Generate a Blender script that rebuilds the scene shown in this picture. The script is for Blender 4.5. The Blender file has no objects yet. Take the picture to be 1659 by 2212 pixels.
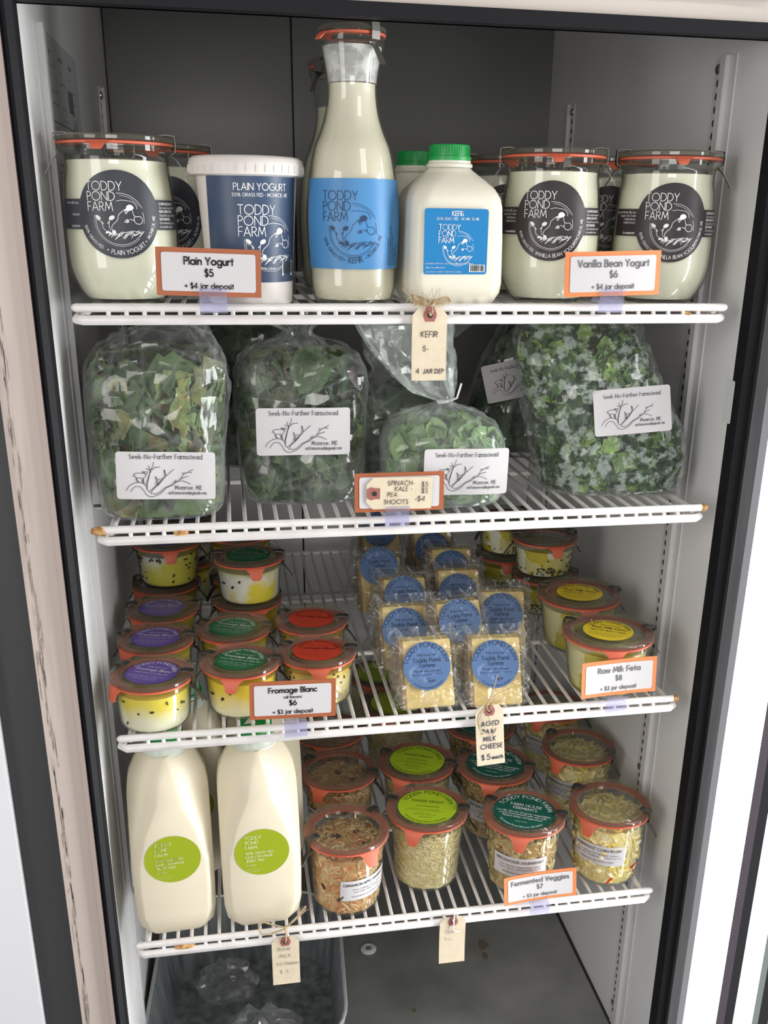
import bpy, bmesh, math, random
from mathutils import Vector, Matrix, noise
PI = math.pi
D = bpy.data
SC = bpy.context.scene
COL = SC.collection
R = math.radians

# ---------------------------------------------------------------- camera
def cam():
    c = D.cameras.new('camera'); o = D.objects.new('camera', c); COL.objects.link(o)
    yaw, pitch, roll, f = 0.18236, -0.35619, 0.0157, 2091.2
    fw = Vector((math.sin(yaw)*math.cos(pitch), math.cos(yaw)*math.cos(pitch), math.sin(pitch)))
    r = fw.cross(Vector((0, 0, 1))).normalized(); u = r.cross(fw)
    cr, sr = math.cos(roll), math.sin(roll)
    r2 = cr*r + sr*u; u2 = -sr*r + cr*u
    o.matrix_world = Matrix(((r2.x, u2.x, -fw.x, -0.184), (r2.y, u2.y, -fw.y, -0.960), (r2.z, u2.z, -fw.z, 0.988), (0, 0, 0, 1)))
    c.sensor_fit = 'HORIZONTAL'; c.sensor_width = 36; c.lens = f/1659*36
    c.shift_x = -52.27/1659; c.shift_y = 140.19/1659
    c.clip_start = .01
    SC.camera = o
cam()
# ---------------------------------------------------------------- world, lights, exposure
SC.view_settings.view_transform = 'Standard'
SC.view_settings.look = 'None'
SC.view_settings.gamma = 1
SC.view_settings.use_curve_mapping = False
SC.view_settings.exposure = 0.0
w = D.worlds.new('room_light'); SC.world = w; w.use_nodes = True
w.node_tree.nodes['Background'].inputs[0].default_value = (.93, .95, 1, 1)
w.node_tree.nodes['Background'].inputs[1].default_value = .32
def area(name, loc, aim, sx, sy, power, col=(1, 1, 1)):
    l = D.lights.new(name, 'AREA'); l.shape = 'RECTANGLE'; l.size = sx; l.size_y = sy; l.energy = power; l.color = col
    o = D.objects.new(name, l); COL.objects.link(o); o.location = loc
    o.rotation_euler = (Vector(aim)-Vector(loc)).to_track_quat('-Z', 'Y').to_euler()
    return o
area('room_lamp', (.95, -2.2, 2.25), (0, .1, .5), .7, .8, 9, (1, .96, .92))
area('low_fill', (-.30, -2.1, 1.02), (0, .6, .5), .8, .45, 9.5, (1, .97, .94))  # added fill light, unseen: reaches the back wall over the low jars
area('left_fill', (-1.35, -1.15, 1.0), (.35, .2, .5), .6, 1.3, 12, (1, .97, .94))  # added fill light, unseen: lifts the right wall and right-hand goods
cy = SC.cycles
cy.transparent_max_bounces = 40; cy.max_bounces = 7; cy.diffuse_bounces = 3; cy.glossy_bounces = 3; cy.transmission_bounces = 4
cy.caustics_reflective = False; cy.caustics_refractive = False; cy.sample_clamp_indirect = 4

# ---------------------------------------------------------------- materials
def nn(nt, t, **kw):
    n = nt.nodes.new(t)
    for k, v in kw.items():
        if hasattr(n, k): setattr(n, k, v)
        else: n.inputs[k].default_value = v
    return n
def C3(c): return (c[0], c[1], c[2], 1)
def mat(name, col, rough=.5, metal=0, spec=.5, var=None, scale=20, bump=0, bscale=60, coat=0, detail=4, stretch=None, sss=0):
    m = D.materials.new(name); m.use_nodes = True; nt = m.node_tree
    b = nt.nodes['Principled BSDF']
    b.inputs['Base Color'].default_value = C3(col); b.inputs['Roughness'].default_value = rough
    b.inputs['Metallic'].default_value = metal; b.inputs['Specular IOR Level'].default_value = spec
    b.inputs['Coat Weight'].default_value = coat
    tc = nn(nt, 'ShaderNodeTexCoord')
    src = tc.outputs['Object']
    if stretch:
        mp = nn(nt, 'ShaderNodeMapping'); mp.inputs['Scale'].default_value = stretch
        nt.links.new(src, mp.inputs[0]); src = mp.outputs[0]
    if var:
        n = nn(nt, 'ShaderNodeTexNoise', Scale=scale, Detail=detail); nt.links.new(src, n.inputs['Vector'])
        r = nn(nt, 'ShaderNodeValToRGB'); cr = r.color_ramp
        stops = [(.35, col), (.65, var)] if not isinstance(var, list) else var
        cr.elements[0].position, cr.elements[0].color = stops[0][0], C3(stops[0][1])
        cr.elements[1].position, cr.elements[1].color = stops[1][0], C3(stops[1][1])
        for p, c in stops[2:]: cr.elements.new(p).color = C3(c)
        nt.links.new(n.outputs['Fac'], r.inputs[0]); nt.links.new(r.outputs[0], b.inputs['Base Color'])
    if bump:
        n2 = nn(nt, 'ShaderNodeTexNoise', Scale=bscale, Detail=5.0); nt.links.new(src, n2.inputs['Vector'])
        bp = nn(nt, 'ShaderNodeBump', Strength=bump, Distance=.002); nt.links.new(n2.outputs['Fac'], bp.inputs['Height'])
        nt.links.new(bp.outputs[0], b.inputs['Normal'])
    if sss:
        b.inputs['Subsurface Weight'].default_value = sss; b.inputs['Subsurface Radius'].default_value = (.01, .008, .004); b.inputs['Subsurface Scale'].default_value = 1
    return m
def island(name, stops, rough=.5, spec=.4, bump=0, bscale=90, mottle=0):
    m = mat(name, stops[0][1], rough, spec=spec, bump=bump, bscale=bscale); nt = m.node_tree
    g = nn(nt, 'ShaderNodeNewGeometry'); r = nn(nt, 'ShaderNodeValToRGB'); cr = r.color_ramp
    cr.elements[0].position, cr.elements[0].color = stops[0][0], C3(stops[0][1])
    cr.elements[1].position, cr.elements[1].color = stops[-1][0], C3(stops[-1][1])
    for p, c in stops[1:-1]: cr.elements.new(p).color = C3(c)
    nt.links.new(g.outputs['Random Per Island'], r.inputs[0])
    col = r.outputs[0]
    if mottle:
        tc = nn(nt, 'ShaderNodeTexCoord'); n = nn(nt, 'ShaderNodeTexNoise', Scale=mottle, Detail=5.0, Roughness=.65); nt.links.new(tc.outputs['Object'], n.inputs['Vector'])
        mr = nn(nt, 'ShaderNodeMapRange'); mr.inputs[1].default_value = .3; mr.inputs[2].default_value = .7; mr.inputs[3].default_value = .45; mr.inputs[4].default_value = 1.5; nt.links.new(n.outputs['Fac'], mr.inputs[0])
        mx = nn(nt, 'ShaderNodeMix', data_type='RGBA', blend_type='MULTIPLY'); mx.inputs[0].default_value = 1; nt.links.new(col, mx.inputs[6]); nt.links.new(mr.outputs[0], mx.inputs[7]); col = mx.outputs[2]
    nt.links.new(col, nt.nodes['Principled BSDF'].inputs['Base Color'])
    return m
def glassy(name, tint, refl=1.0, haze=0.0, hazecol=(.8, .85, .82), rough=.03, edge=.0, fog=None, rimtint=None, crease=None):
    """thin clear sheet: see-through + mirror by angle (+ a little milky haze)"""
    m = D.materials.new(name); m.use_nodes = True; nt = m.node_tree; nt.nodes.clear()
    out = nn(nt, 'ShaderNodeOutputMaterial')
    tr = nn(nt, 'ShaderNodeBsdfTransparent'); tr.inputs[0].default_value = C3(tint)
    gl = nn(nt, 'ShaderNodeBsdfGlossy', Roughness=rough); gl.inputs[0].default_value = (refl, refl, refl, 1)
    df = nn(nt, 'ShaderNodeBsdfDiffuse'); df.inputs[0].default_value = C3(hazecol)
    lw = nn(nt, 'ShaderNodeLayerWeight', Blend=.5)
    p5 = nn(nt, 'ShaderNodeMath', operation='POWER'); p5.inputs[1].default_value = 4.5
    fr = nn(nt, 'ShaderNodeMath', operation='MULTIPLY_ADD'); fr.inputs[1].default_value = .75; fr.inputs[2].default_value = .04
    nt.links.new(lw.outputs['Facing'], p5.inputs[0]); nt.links.new(p5.outputs[0], fr.inputs[0])
    m1 = nn(nt, 'ShaderNodeMixShader'); m2 = nn(nt, 'ShaderNodeMixShader')
    pw = nn(nt, 'ShaderNodeMath', operation='POWER'); pw.inputs[1].default_value = 3
    mu = nn(nt, 'ShaderNodeMath', operation='MULTIPLY'); mu.inputs[1].default_value = edge
    ad = nn(nt, 'ShaderNodeMath', operation='ADD'); ad.inputs[1].default_value = haze; ad.use_clamp = True
    nt.links.new(lw.outputs['Facing'], pw.inputs[0]); nt.links.new(pw.outputs[0], mu.inputs[0]); nt.links.new(mu.outputs[0], ad.inputs[0])
    hz = ad.outputs[0]
    if fog:
        tc = nn(nt, 'ShaderNodeTexCoord'); n = nn(nt, 'ShaderNodeTexNoise', Scale=fog[0], Detail=6.0, Roughness=.65)
        nt.links.new(tc.outputs['Object'], n.inputs['Vector'])
        mr = nn(nt, 'ShaderNodeMapRange'); mr.inputs[1].default_value = fog[1]; mr.inputs[2].default_value = fog[2]; mr.inputs[3].default_value = 0; mr.inputs[4].default_value = fog[3]
        nt.links.new(n.outputs['Fac'], mr.inputs[0])
        a2 = nn(nt, 'ShaderNodeMath', operation='ADD'); a2.use_clamp = True
        nt.links.new(hz, a2.inputs[0]); nt.links.new(mr.outputs[0], a2.inputs[1]); hz = a2.outputs[0]
    if rimtint:
        p2 = nn(nt, 'ShaderNodeMath', operation='POWER'); p2.inputs[1].default_value = 2.2; nt.links.new(lw.outputs['Facing'], p2.inputs[0])
        tm = nn(nt, 'ShaderNodeMix', data_type='RGBA'); tm.inputs[6].default_value = C3(tint); tm.inputs[7].default_value = C3(rimtint)
        nt.links.new(p2.outputs[0], tm.inputs[0]); nt.links.new(tm.outputs[2], tr.inputs[0])
    if crease:
        tc2 = nn(nt, 'ShaderNodeTexCoord'); hs = None
        for k, sc in enumerate(((1, 1, .38), (.55, .55, 1.25))):
            mp = nn(nt, 'ShaderNodeMapping'); mp.inputs['Scale'].default_value = sc; mp.inputs['Rotation'].default_value = (.35*k, .3-.7*k, .4); nt.links.new(tc2.outputs['Object'], mp.inputs[0])
            nz = nn(nt, 'ShaderNodeTexNoise', Scale=crease[0]*.5, Detail=2.0); nt.links.new(mp.outputs[0], nz.inputs['Vector'])
            av = nn(nt, 'ShaderNodeMix', data_type='RGBA'); av.inputs[0].default_value = .045; nt.links.new(mp.outputs[0], av.inputs[6]); nt.links.new(nz.outputs['Color'], av.inputs[7])
            vo = nn(nt, 'ShaderNodeTexVoronoi', Scale=crease[0]*(1+.35*k)); vo.feature = 'DISTANCE_TO_EDGE'; nt.links.new(av.outputs[2], vo.inputs['Vector'])
            mm = nn(nt, 'ShaderNodeMath', operation='MINIMUM'); mm.inputs[1].default_value = .22; nt.links.new(vo.outputs['Distance'], mm.inputs[0])
            ln = nn(nt, 'ShaderNodeMapRange'); ln.inputs[1].default_value = 0; ln.inputs[2].default_value = .035; ln.inputs[3].default_value = crease[2]; ln.inputs[4].default_value = 0; nt.links.new(vo.outputs['Distance'], ln.inputs[0])
            a3 = nn(nt, 'ShaderNodeMath', operation='ADD'); a3.use_clamp = True; nt.links.new(hz, a3.inputs[0]); nt.links.new(ln.outputs[0], a3.inputs[1]); hz = a3.outputs[0]
            if hs is None: hs = mm.outputs[0]
            else:
                aa = nn(nt, 'ShaderNodeMath', operation='ADD'); nt.links.new(hs, aa.inputs[0]); nt.links.new(mm.outputs[0], aa.inputs[1]); hs = aa.outputs[0]
        bp = nn(nt, 'ShaderNodeBump', Strength=crease[1], Distance=.012); nt.links.new(hs, bp.inputs['Height'])
        nt.links.new(bp.outputs[0], gl.inputs['Normal']); nt.links.new(bp.outputs[0], lw.inputs['Normal'])
    nt.links.new(hz, m1.inputs[0]); nt.links.new(tr.outputs[0], m1.inputs[1]); nt.links.new(df.outputs[0], m1.inputs[2])
    nt.links.new(fr.outputs[0], m2.inputs[0]); nt.links.new(m1.outputs[0], m2.inputs[1]); nt.links.new(gl.outputs[0], m2.inputs[2])
    nt.links.new(m2.outputs[0], out.inputs[0])
    return m
def emit(name, col, s):
    m = D.materials.new(name); m.use_nodes = True; nt = m.node_tree; nt.nodes.clear()
    out = nn(nt, 'ShaderNodeOutputMaterial'); e = nn(nt, 'ShaderNodeEmission', Strength=s); e.inputs[0].default_value = C3(col)
    nt.links.new(e.outputs[0], out.inputs[0]); return m
def zmix(name, lo, hi, z0, z1, amp=.02, scale=40, rough=.35, var=None):
    """layered food: lo below z0, hi above z1, with a wavy border"""
    m = mat(name, lo, rough); nt = m.node_tree; b = nt.nodes['Principled BSDF']
    tc = nn(nt, 'ShaderNodeTexCoord'); sx = nn(nt, 'ShaderNodeSeparateXYZ'); nt.links.new(tc.outputs['Object'], sx.inputs[0])
    n = nn(nt, 'ShaderNodeTexNoise', Scale=scale, Detail=4.0); nt.links.new(tc.outputs['Object'], n.inputs['Vector'])
    ma = nn(nt, 'ShaderNodeMath', operation='MULTIPLY_ADD'); ma.inputs[1].default_value = amp; nt.links.new(n.outputs['Fac'], ma.inputs[0]); nt.links.new(sx.outputs['Z'], ma.inputs[2])
    mr = nn(nt, 'ShaderNodeMapRange'); mr.inputs[1].default_value = z0+amp/2; mr.inputs[2].default_value = z1+amp/2; nt.links.new(ma.outputs[0], mr.inputs[0])
    mx = nn(nt, 'ShaderNodeMix', data_type='RGBA'); mx.inputs[6].default_value = C3(lo); mx.inputs[7].default_value = C3(hi)
    nt.links.new(mr.outputs[0], mx.inputs[0]); res = mx.outputs[2]
    if var:
        n3 = nn(nt, 'ShaderNodeTexNoise', Scale=var[1], Detail=3.0); nt.links.new(tc.outputs['Object'], n3.inputs['Vector'])
        m3 = nn(nt, 'ShaderNodeMapRange'); m3.inputs[1].default_value = var[2]; m3.inputs[2].default_value = var[3]; nt.links.new(n3.outputs['Fac'], m3.inputs[0])
        x3 = nn(nt, 'ShaderNodeMix', data_type='RGBA'); x3.inputs[7].default_value = C3(var[0])
        nt.links.new(m3.outputs[0], x3.inputs[0]); nt.links.new(res, x3.inputs[6]); res = x3.outputs[2]
    nt.links.new(res, b.inputs['Base Color']); return m
def cells(name, a, bcol, scale, thr=.5, rough=.35):
    m = mat(name, a, rough); nt = m.node_tree; b = nt.nodes['Principled BSDF']
    tc = nn(nt, 'ShaderNodeTexCoord'); v = nn(nt, 'ShaderNodeTexVoronoi', Scale=scale); v.distance = 'CHEBYCHEV'
    nt.links.new(tc.outputs['Object'], v.inputs['Vector'])
    r = nn(nt, 'ShaderNodeValToRGB'); cr = r.color_ramp; cr.elements[0].position = thr-.08; cr.elements[1].position = thr+.08
    cr.elements[0].color = C3(a); cr.elements[1].color = C3(bcol)
    nt.links.new(v.outputs['Color'], r.inputs[0]); nt.links.new(r.outputs[0], b.inputs['Base Color']); return m
M = {}
M['liner'] = mat('white_liner', (.80, .79, .78), .36, var=(.75, .74, .73), scale=5)
M['liner_shaded'] = mat('back_wall_shaded', (.215, .215, .21), .38, var=(.195, .195, .19), scale=4)  # upper back wall: header shade put into the liner colour
M['liner_lit'] = mat('back_wall_lit', (.80, .80, .79), .34, var=(.75, .75, .74), scale=5)  # lower back wall: same liner, lightened in colour to stand for light
M['seam'] = mat('dark_seam', (.02, .02, .02), .6)
M['floor'] = mat('dark_pan', (.23, .23, .22), .42, var=[(.3, (.17, .175, .165)), (.7, (.30, .30, .285))], scale=9, bump=.15, bscale=40)
M['gasket'] = mat('black_gasket', (.008, .008, .010), .62, spec=.22, bump=.1, bscale=30, stretch=(1, 1, .1))
M['gasket2'] = mat('worn_gasket', (.022, .021, .023), .5, spec=.3, var=(.06, .058, .058), scale=60, stretch=(1, 1, .05))
M['face'] = mat('beige_face', (.50, .42, .37), .5, var=[(.30, (.36, .30, .27)), (.42, (.52, .44, .39))], scale=6, stretch=(4, 1, .35))
M['face_top'] = mat('beige_header', (.62, .55, .49), .5, var=[(.36, (.38, .32, .28)), (.46, (.62, .55, .49))], scale=7, stretch=(.35, 1, 5))
M['face_edge'] = mat('beige_edge', (.38, .30, .27), .5)
M['gap'] = mat('gap_dark', (.045, .045, .045), .6)
M['neighbour'] = mat('white_side', (.72, .72, .74), .5)
M['enamel'] = mat('white_enamel', (.84, .81, .79), .3, var=(.76, .72, .69), scale=35, bump=.12, bscale=120)
M['rust'] = mat('rust', (.30, .13, .03), .7, var=(.62, .38, .16), scale=260)
M['steel'] = mat('steel', (.55, .54, .52), .28, metal=1)
M['clamp'] = mat('clamp_steel', (.20, .19, .18), .48, metal=1)
M['strip'] = mat('painted_strip', (.66, .65, .65), .3)
M['slot'] = mat('slot_dark', (.01, .01, .01), .8)
M['glass'] = glassy('jar_glass', (.965, .975, .96), 1, .010, edge=.08, hazecol=(.62, .66, .58), rimtint=(.45, .48, .38))
M['lidglass'] = glassy('lid_glass', (.955, .96, .935), 1, .02, edge=.10, hazecol=(.62, .65, .58), rough=.04, rimtint=(.58, .60, .52))
M['lidrim'] = glassy('lid_rim_glass', (.89, .885, .84), 1, .06, edge=.16, hazecol=(.52, .51, .43), rough=.05, rimtint=(.55, .55, .46))
M['rubber'] = mat('orange_rubber', (.62, .12, .06), .5)
M['cream'] = mat('yogurt', (.84, .82, .66), .35, sss=.15)
M['carafe_milk'] = mat('kefir_liquid', (.76, .71, .57), .3, var=(.70, .63, .49), scale=18, stretch=(1, 1, .25), sss=.1)
M['residue'] = glassy('kefir_residue', (.95, .95, .95), .2, .45, hazecol=(.8, .8, .78), rough=.4, fog=(55, .42, .55, .4))
M['jug'] = mat('milk_plastic', (.72, .645, .49), .36, sss=.2)
M['jug2'] = mat('kefir_plastic', (.74, .70, .58), .36, sss=.2)
M['neckplastic'] = mat('clear_neck', (.62, .66, .58), .3, sss=.2)
M['tub'] = mat('white_tub', (.72, .665, .62), .4, sss=.1)
M['green_cap'] = mat('green_cap', (.005, .29, .055), .4)
M['slate'] = mat('slate_label', (.034, .037, .048), .42)
M['brown'] = mat('brown_label', (.024, .016, .018), .42)
M['navy'] = mat('navy_label', (.040, .066, .125), .4)
M['blue'] = mat('blue_label', (.065, .24, .50), .42)
M['kblue'] = mat('cyan_label', (.003, .175, .42), .42)
M['white'] = mat('white_ink', (.86, .85, .84), .6)
M['paper'] = mat('white_paper', (.58, .555, .56), .55)
M['ink'] = mat('black_ink', (.018, .018, .02), .6)
M['greyink'] = mat('grey_ink', (.16, .155, .16), .6)
M['dimink'] = mat('faded_ink', (.36, .34, .34), .6)
M['blueink'] = mat('dark_blue_ink', (.012, .02, .06), .6)
M['orange'] = mat('orange_card', (.70, .22, .075), .55)
M['rustcard'] = mat('rust_card', (.36, .10, .035), .55)
M['kraft'] = mat('manila', (.68, .575, .42), .7, var=(.63, .53, .385), scale=90)
M['patch'] = mat('red_patch', (.32, .105, .09), .7)
M['hole'] = mat('hole_dark', (.02, .018, .018), .8)
M['twine'] = mat('jute_twine', (.34, .24, .13), .85, var=(.52, .40, .24), scale=300)
M['cord'] = mat('white_cord', (.75, .74, .74), .7)
M['clip'] = glassy('clear_clip', (.93, .93, .985), 1, .07, edge=.30, hazecol=(.74, .72, .92), rough=.08)
M['purple'] = mat('purple_label', (.125, .075, .30), .4)
M['dgreen'] = mat('green_label', (.012, .135, .045), .4)
M['red'] = mat('red_label', (.55, .05, .022), .4)
M['yellow'] = mat('yellow_label', (.86, .64, .03), .4)
M['lime'] = mat('lime_label', (.40, .56, .02), .4)
M['teal'] = mat('teal_label', (.006, .095, .065), .4)
M['limemilk'] = mat('olive_lime_label', (.30, .37, .010), .38)
M['cblue'] = mat('cheese_blue', (.075, .150, .31), .42, var=[(.58, (.075, .150, .31)), (.66, (.15, .235, .41))], scale=110, detail=6)
M['cheese'] = mat('cheese', (.70, .51, .17), .45, var=[(.3, (.62, .43, .12)), (.6, (.73, .56, .22))], scale=45, sss=.1)
M['rind'] = mat('rind', (.36, .24, .12), .7, var=(.24, .16, .08), scale=60)
M['wrap'] = glassy('cheese_wrap', (.985, .985, .98), .9, .025, hazecol=(.85, .84, .80), rough=.13, edge=.26, crease=(34, .7, .16))
M['film'] = glassy('bag_film', (.985, .99, .985), 1, .022, hazecol=(.86, .90, .88), rough=.11, edge=.30, fog=(14, .48, .72, .15), crease=(12, .9, .05))
M['filmhaze'] = glassy('bag_film_hazy', (.985, .99, .985), 1, .085, hazecol=(.80, .87, .82), rough=.11, edge=.34, fog=(18, .46, .70, .20), crease=(14, .9, .08))
M['filmfog'] = glassy('bag_film_misty', (.985, .99, .985), 1, .04, hazecol=(.70, .78, .72), rough=.13, edge=.30, fog=(75, .50, .58, .30), crease=(11, .7, .04))
M['tubgrey'] = mat('grey_bin', (.15, .16, .165), .45, var=[(.3, (.085, .092, .10)), (.7, (.26, .275, .285))], scale=10, stretch=(6, 6, .8))
M['binrim'] = mat('bin_rim', (.42, .43, .43), .4, metal=.3)
M['doorframe'] = mat('mauve_stile', (.17, .14, .17), .4)
M['doordark'] = mat('dark_stile', (.05, .048, .055), .35)
M['glassedge'] = mat('glass_edge', (.42, .48, .46), .2)
M['daylight'] = emit('daylight', (.97, 1, 1), 17.0)
M['herb'] = island('herbs', [(0, (.012, .012, .008)), (.6, (.05, .045, .012)), (1, (.02, .01, .01))], .5)
M['spice'] = island('spices', [(0, (.10, .03, .015)), (1, (.03, .02, .012))], .5)
M['f_purple'] = zmix('fromage_herbs', (.80, .76, .56), (.78, .62, .07), .018, .036, .03, 30)
M['f_green'] = zmix('fromage_lemon', (.80, .72, .46), (.80, .56, .02), .010, .034, .04, 25)
M['f_red'] = zmix('fromage_spice', (.80, .68, .34), (.70, .46, .06), .028, .044, .02, 40, var=((.20, .10, .03), 22, .58, .68))
M['f_white'] = zmix('fromage_white', (.80, .77, .66), (.62, .55, .10), .038, .048, .02, 30, var=((.74, .60, .05), 14, .52, .6))
M['f_chive'] = zmix('fromage_chive', (.78, .77, .62), (.72, .72, .64), .036, .04, .01, 60, var=((.66, .60, .08), 13, .42, .52))
M['feta'] = cells('feta_cubes', (.62, .52, .07), (.76, .70, .40), 40, .5)
M['fetaherb'] = cells('feta_herb', (.55, .46, .05), (.80, .77, .60), 52, .48)
M['oil'] = mat('golden_oil', (.62, .56, .10), .3)
M['k_cinn'] = mat('kraut_brown', (.46, .20, .06), .4, var=[(.35, (.50, .15, .03)), (.6, (.58, .38, .17))], scale=50)
M['k_naked'] = mat('kraut_pale', (.54, .43, .19), .4, var=(.70, .59, .31), scale=75)
M['k_fire'] = mat('kraut_dark', (.50, .36, .15), .4, var=(.34, .20, .07), scale=40)
M['k_corn'] = mat('kraut_corn', (.84, .69, .32), .4, var=(.86, .70, .24), scale=45)
M['s_cinn'] = island('shreds_cinn', [(0, (.66, .24, .05)), (.3, (.66, .45, .22)), (.6, (.76, .62, .38)), (.85, (.60, .18, .03)), (1, (.72, .54, .30))], .35)
M['s_naked'] = island('shreds_pale', [(0, (.58, .46, .20)), (.5, (.74, .62, .33)), (1, (.82, .73, .46))], .35)
M['s_fire'] = island('shreds_fire', [(0, (.46, .31, .11)), (.5, (.62, .49, .23)), (.85, (.68, .56, .31)), (1, (.40, .18, .06))], .35)
M['s_corn'] = island('shreds_corn', [(0, (.88, .72, .32)), (.5, (.92, .79, .42)), (.78, (.92, .84, .58)), (1, (.90, .66, .14))], .35)
M['redbit'] = mat('red_pepper', (.55, .03, .012), .35)
M['cornbit'] = mat('corn', (.82, .56, .03), .35)
M['raisin'] = mat('raisin', (.06, .03, .015), .4)
M['g_mix'] = island('greens_mixed', [(0, (.028, .055, .016)), (.3, (.07, .12, .035)), (.5, (.15, .20, .07)), (.7, (.040, .022, .022)), (.86, (.20, .19, .05)), (1, (.025, .045, .018))], .45, bump=.6, mottle=70)
M['g_spin'] = island('greens_spinach', [(0, (.014, .034, .010)), (.3, (.040, .075, .022)), (.55, (.075, .12, .038)), (.75, (.030, .012, .015)), (.92, (.11, .15, .045)), (1, (.02, .04, .015))], .4, bump=.6, mottle=70)
M['g_pea'] = island('greens_pea', [(0, (.055, .125, .028)), (.4, (.12, .23, .065)), (.75, (.24, .37, .13)), (1, (.09, .19, .06))], .45)
M['g_kale'] = island('greens_kale', [(0, (.016, .042, .012)), (.4, (.045, .10, .022)), (.72, (.10, .19, .042)), (.94, (.24, .37, .085)), (1, (.03, .07, .025))], .45, bump=.6, mottle=70)
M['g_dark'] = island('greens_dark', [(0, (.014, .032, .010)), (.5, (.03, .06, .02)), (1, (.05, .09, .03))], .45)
M['g_core'] = mat('greens_core', (.018, .032, .010), .7, var=(.04, .055, .018), scale=60)

# ---------------------------------------------------------------- objects
def link(o, parent=None):
    COL.objects.link(o)
    if parent is not None: o.parent = parent
    return o
def tag(o, label=None, cat=None, group=None, kind=None):
    if label: o['label'] = label
    if cat: o['category'] = cat
    if group: o['group'] = group
    if kind: o['kind'] = kind
    return o
def empty(name, loc=(0, 0, 0), rz=0):
    o = D.objects.new(name, None); o.empty_display_size = .02; o.location = loc; o.rotation_euler = (0, 0, rz); return link(o)
def kids(o): return [c for c in D.objects if c.parent == o]
def dup(root, loc, rz=0, label=None, group=None, skip=()):
    r = root.copy(); link(r); r.location = loc; r.rotation_euler = (0, 0, rz)
    if label: r['label'] = label
    if group: r['group'] = group
    for ch in kids(root):
        if ch.name.split('.')[0] in skip: continue
        c = ch.copy(); link(c, r)
        for g in kids(ch):
            d = g.copy(); link(d, c)
    return r
class MB:
    def __init__(s): s.v = []; s.f = []; s.m = []
    def add(s, vs, fs, mi=0):
        n = len(s.v); s.v += [tuple(v) for v in vs]; s.f += [tuple(i+n for i in f) for f in fs]; s.m += [mi]*len(fs)
        return s
    def box(s, c, d, mi=0, rot=None):
        x, y, z = d[0]/2, d[1]/2, d[2]/2
        vs = [Vector((a, b, e)) for a in (-x, x) for b in (-y, y) for e in (-z, z)]
        if rot: vs = [rot @ v for v in vs]
        vs = [v+Vector(c) for v in vs]
        return s.add(vs, [(0, 1, 3, 2), (4, 6, 7, 5), (0, 4, 5, 1), (2, 3, 7, 6), (0, 2, 6, 4), (1, 5, 7, 3)], mi)
    def lathe(s, prof, seg=48, mi=0, cap0=True, cap1=True, ctr=(0, 0)):
        n = len(prof); vs = []; fs = []
        for r, z in prof:
            for k in range(seg):
                a = 2*PI*k/seg; vs.append((ctr[0]+r*math.sin(a), ctr[1]-r*math.cos(a), z))
        for i in range(n-1):
            for k in range(seg):
                k2 = (k+1) % seg; fs.append((i*seg+k, i*seg+k2, (i+1)*seg+k2, (i+1)*seg+k))
        if cap0 and prof[0][0] > 1e-6: fs.append(tuple(range(seg-1, -1, -1)))
        if cap1 and prof[-1][0] > 1e-6: fs.append(tuple((n-1)*seg+k for k in range(seg)))
        return s.add(vs, fs, mi)
    def rings(s, rings, mi=0, cap0=True, cap1=True, closed=True):
        n = len(rings); seg = len(rings[0]); vs = [p for r in rings for p in r]; fs = []
        for i in range(n-1):
            for k in range(seg if closed else seg-1):
                k2 = (k+1) % seg; fs.append((i*seg+k, i*seg+k2, (i+1)*seg+k2, (i+1)*seg+k))
        if cap0: fs.append(tuple(range(seg-1, -1, -1)))
        if cap1: fs.append(tuple((n-1)*seg+k for k in range(seg)))
        return s.add(vs, fs, mi)
    def tube(s, pts, r, seg=8, mi=0, caps=True, round_=False):
        pts = [Vector(p) for p in pts]; n = len(pts); rings = []
        rr = r if isinstance(r, (list, tuple)) else [r]*n
        up = None
        for i, p in enumerate(pts):
            t = (pts[min(i+1, n-1)]-pts[max(i-1, 0)])
            if t.length < 1e-9: t = Vector((0, 0, 1))
            t.normalize()
            if up is None or abs(up.dot(t)) > .98: up = Vector((0, 0, 1)) if abs(t.z) < .9 else Vector((0, 1, 0))
            a = t.cross(up).normalized(); b = a.cross(t); up = b
            rings.append([p+rr[i]*(math.cos(2*PI*k/seg)*a+math.sin(2*PI*k/seg)*b) for k in range(seg)])
        if round_:
            t0 = (pts[0]-pts[1]).normalized(); t1 = (pts[-1]-pts[-2]).normalized()
            c0 = pts[0]; c1 = pts[-1]
            h0 = [[c0+(q-c0)*.7+t0*rr[0]*.7 for q in rings[0]]]; h1 = [[c1+(q-c1)*.7+t1*rr[-1]*.7 for q in rings[-1]]]
            rings = [[c0+(q-c0)*.2+t0*rr[0]*.98 for q in rings[0]]]+h0+rings+h1+[[c1+(q-c1)*.2+t1*rr[-1]*.98 for q in rings[-1]]]
        return s.rings(rings, mi, caps, caps)
    def grid(s, P, nu, nv, mi=0):
        vs = [P(i/nu, j/nv) for j in range(nv+1) for i in range(nu+1)]
        fs = [(j*(nu+1)+i, j*(nu+1)+i+1, (j+1)*(nu+1)+i+1, (j+1)*(nu+1)+i) for j in range(nv) for i in range(nu)]
        return s.add(vs, fs, mi)
    def mesh(s, name, mats, smooth=True, angle=40):
        me = D.meshes.new(name); me.from_pydata(s.v, [], s.f)
        for m in (mats if isinstance(mats, (list, tuple)) else [mats]): me.materials.append(m)
        me.polygons.foreach_set('material_index', s.m)
        if smooth:
            me.polygons.foreach_set('use_smooth', [True]*len(s.f))
            if angle: me.set_sharp_from_angle(angle=R(angle))
        me.validate(); me.update(); return me
    def obj(s, name, mats, parent=None, smooth=True, angle=40, loc=None):
        o = D.objects.new(name, s.mesh(name, mats, smooth, angle))
        if loc is not None: o.location = loc
        return link(o, parent)
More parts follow.
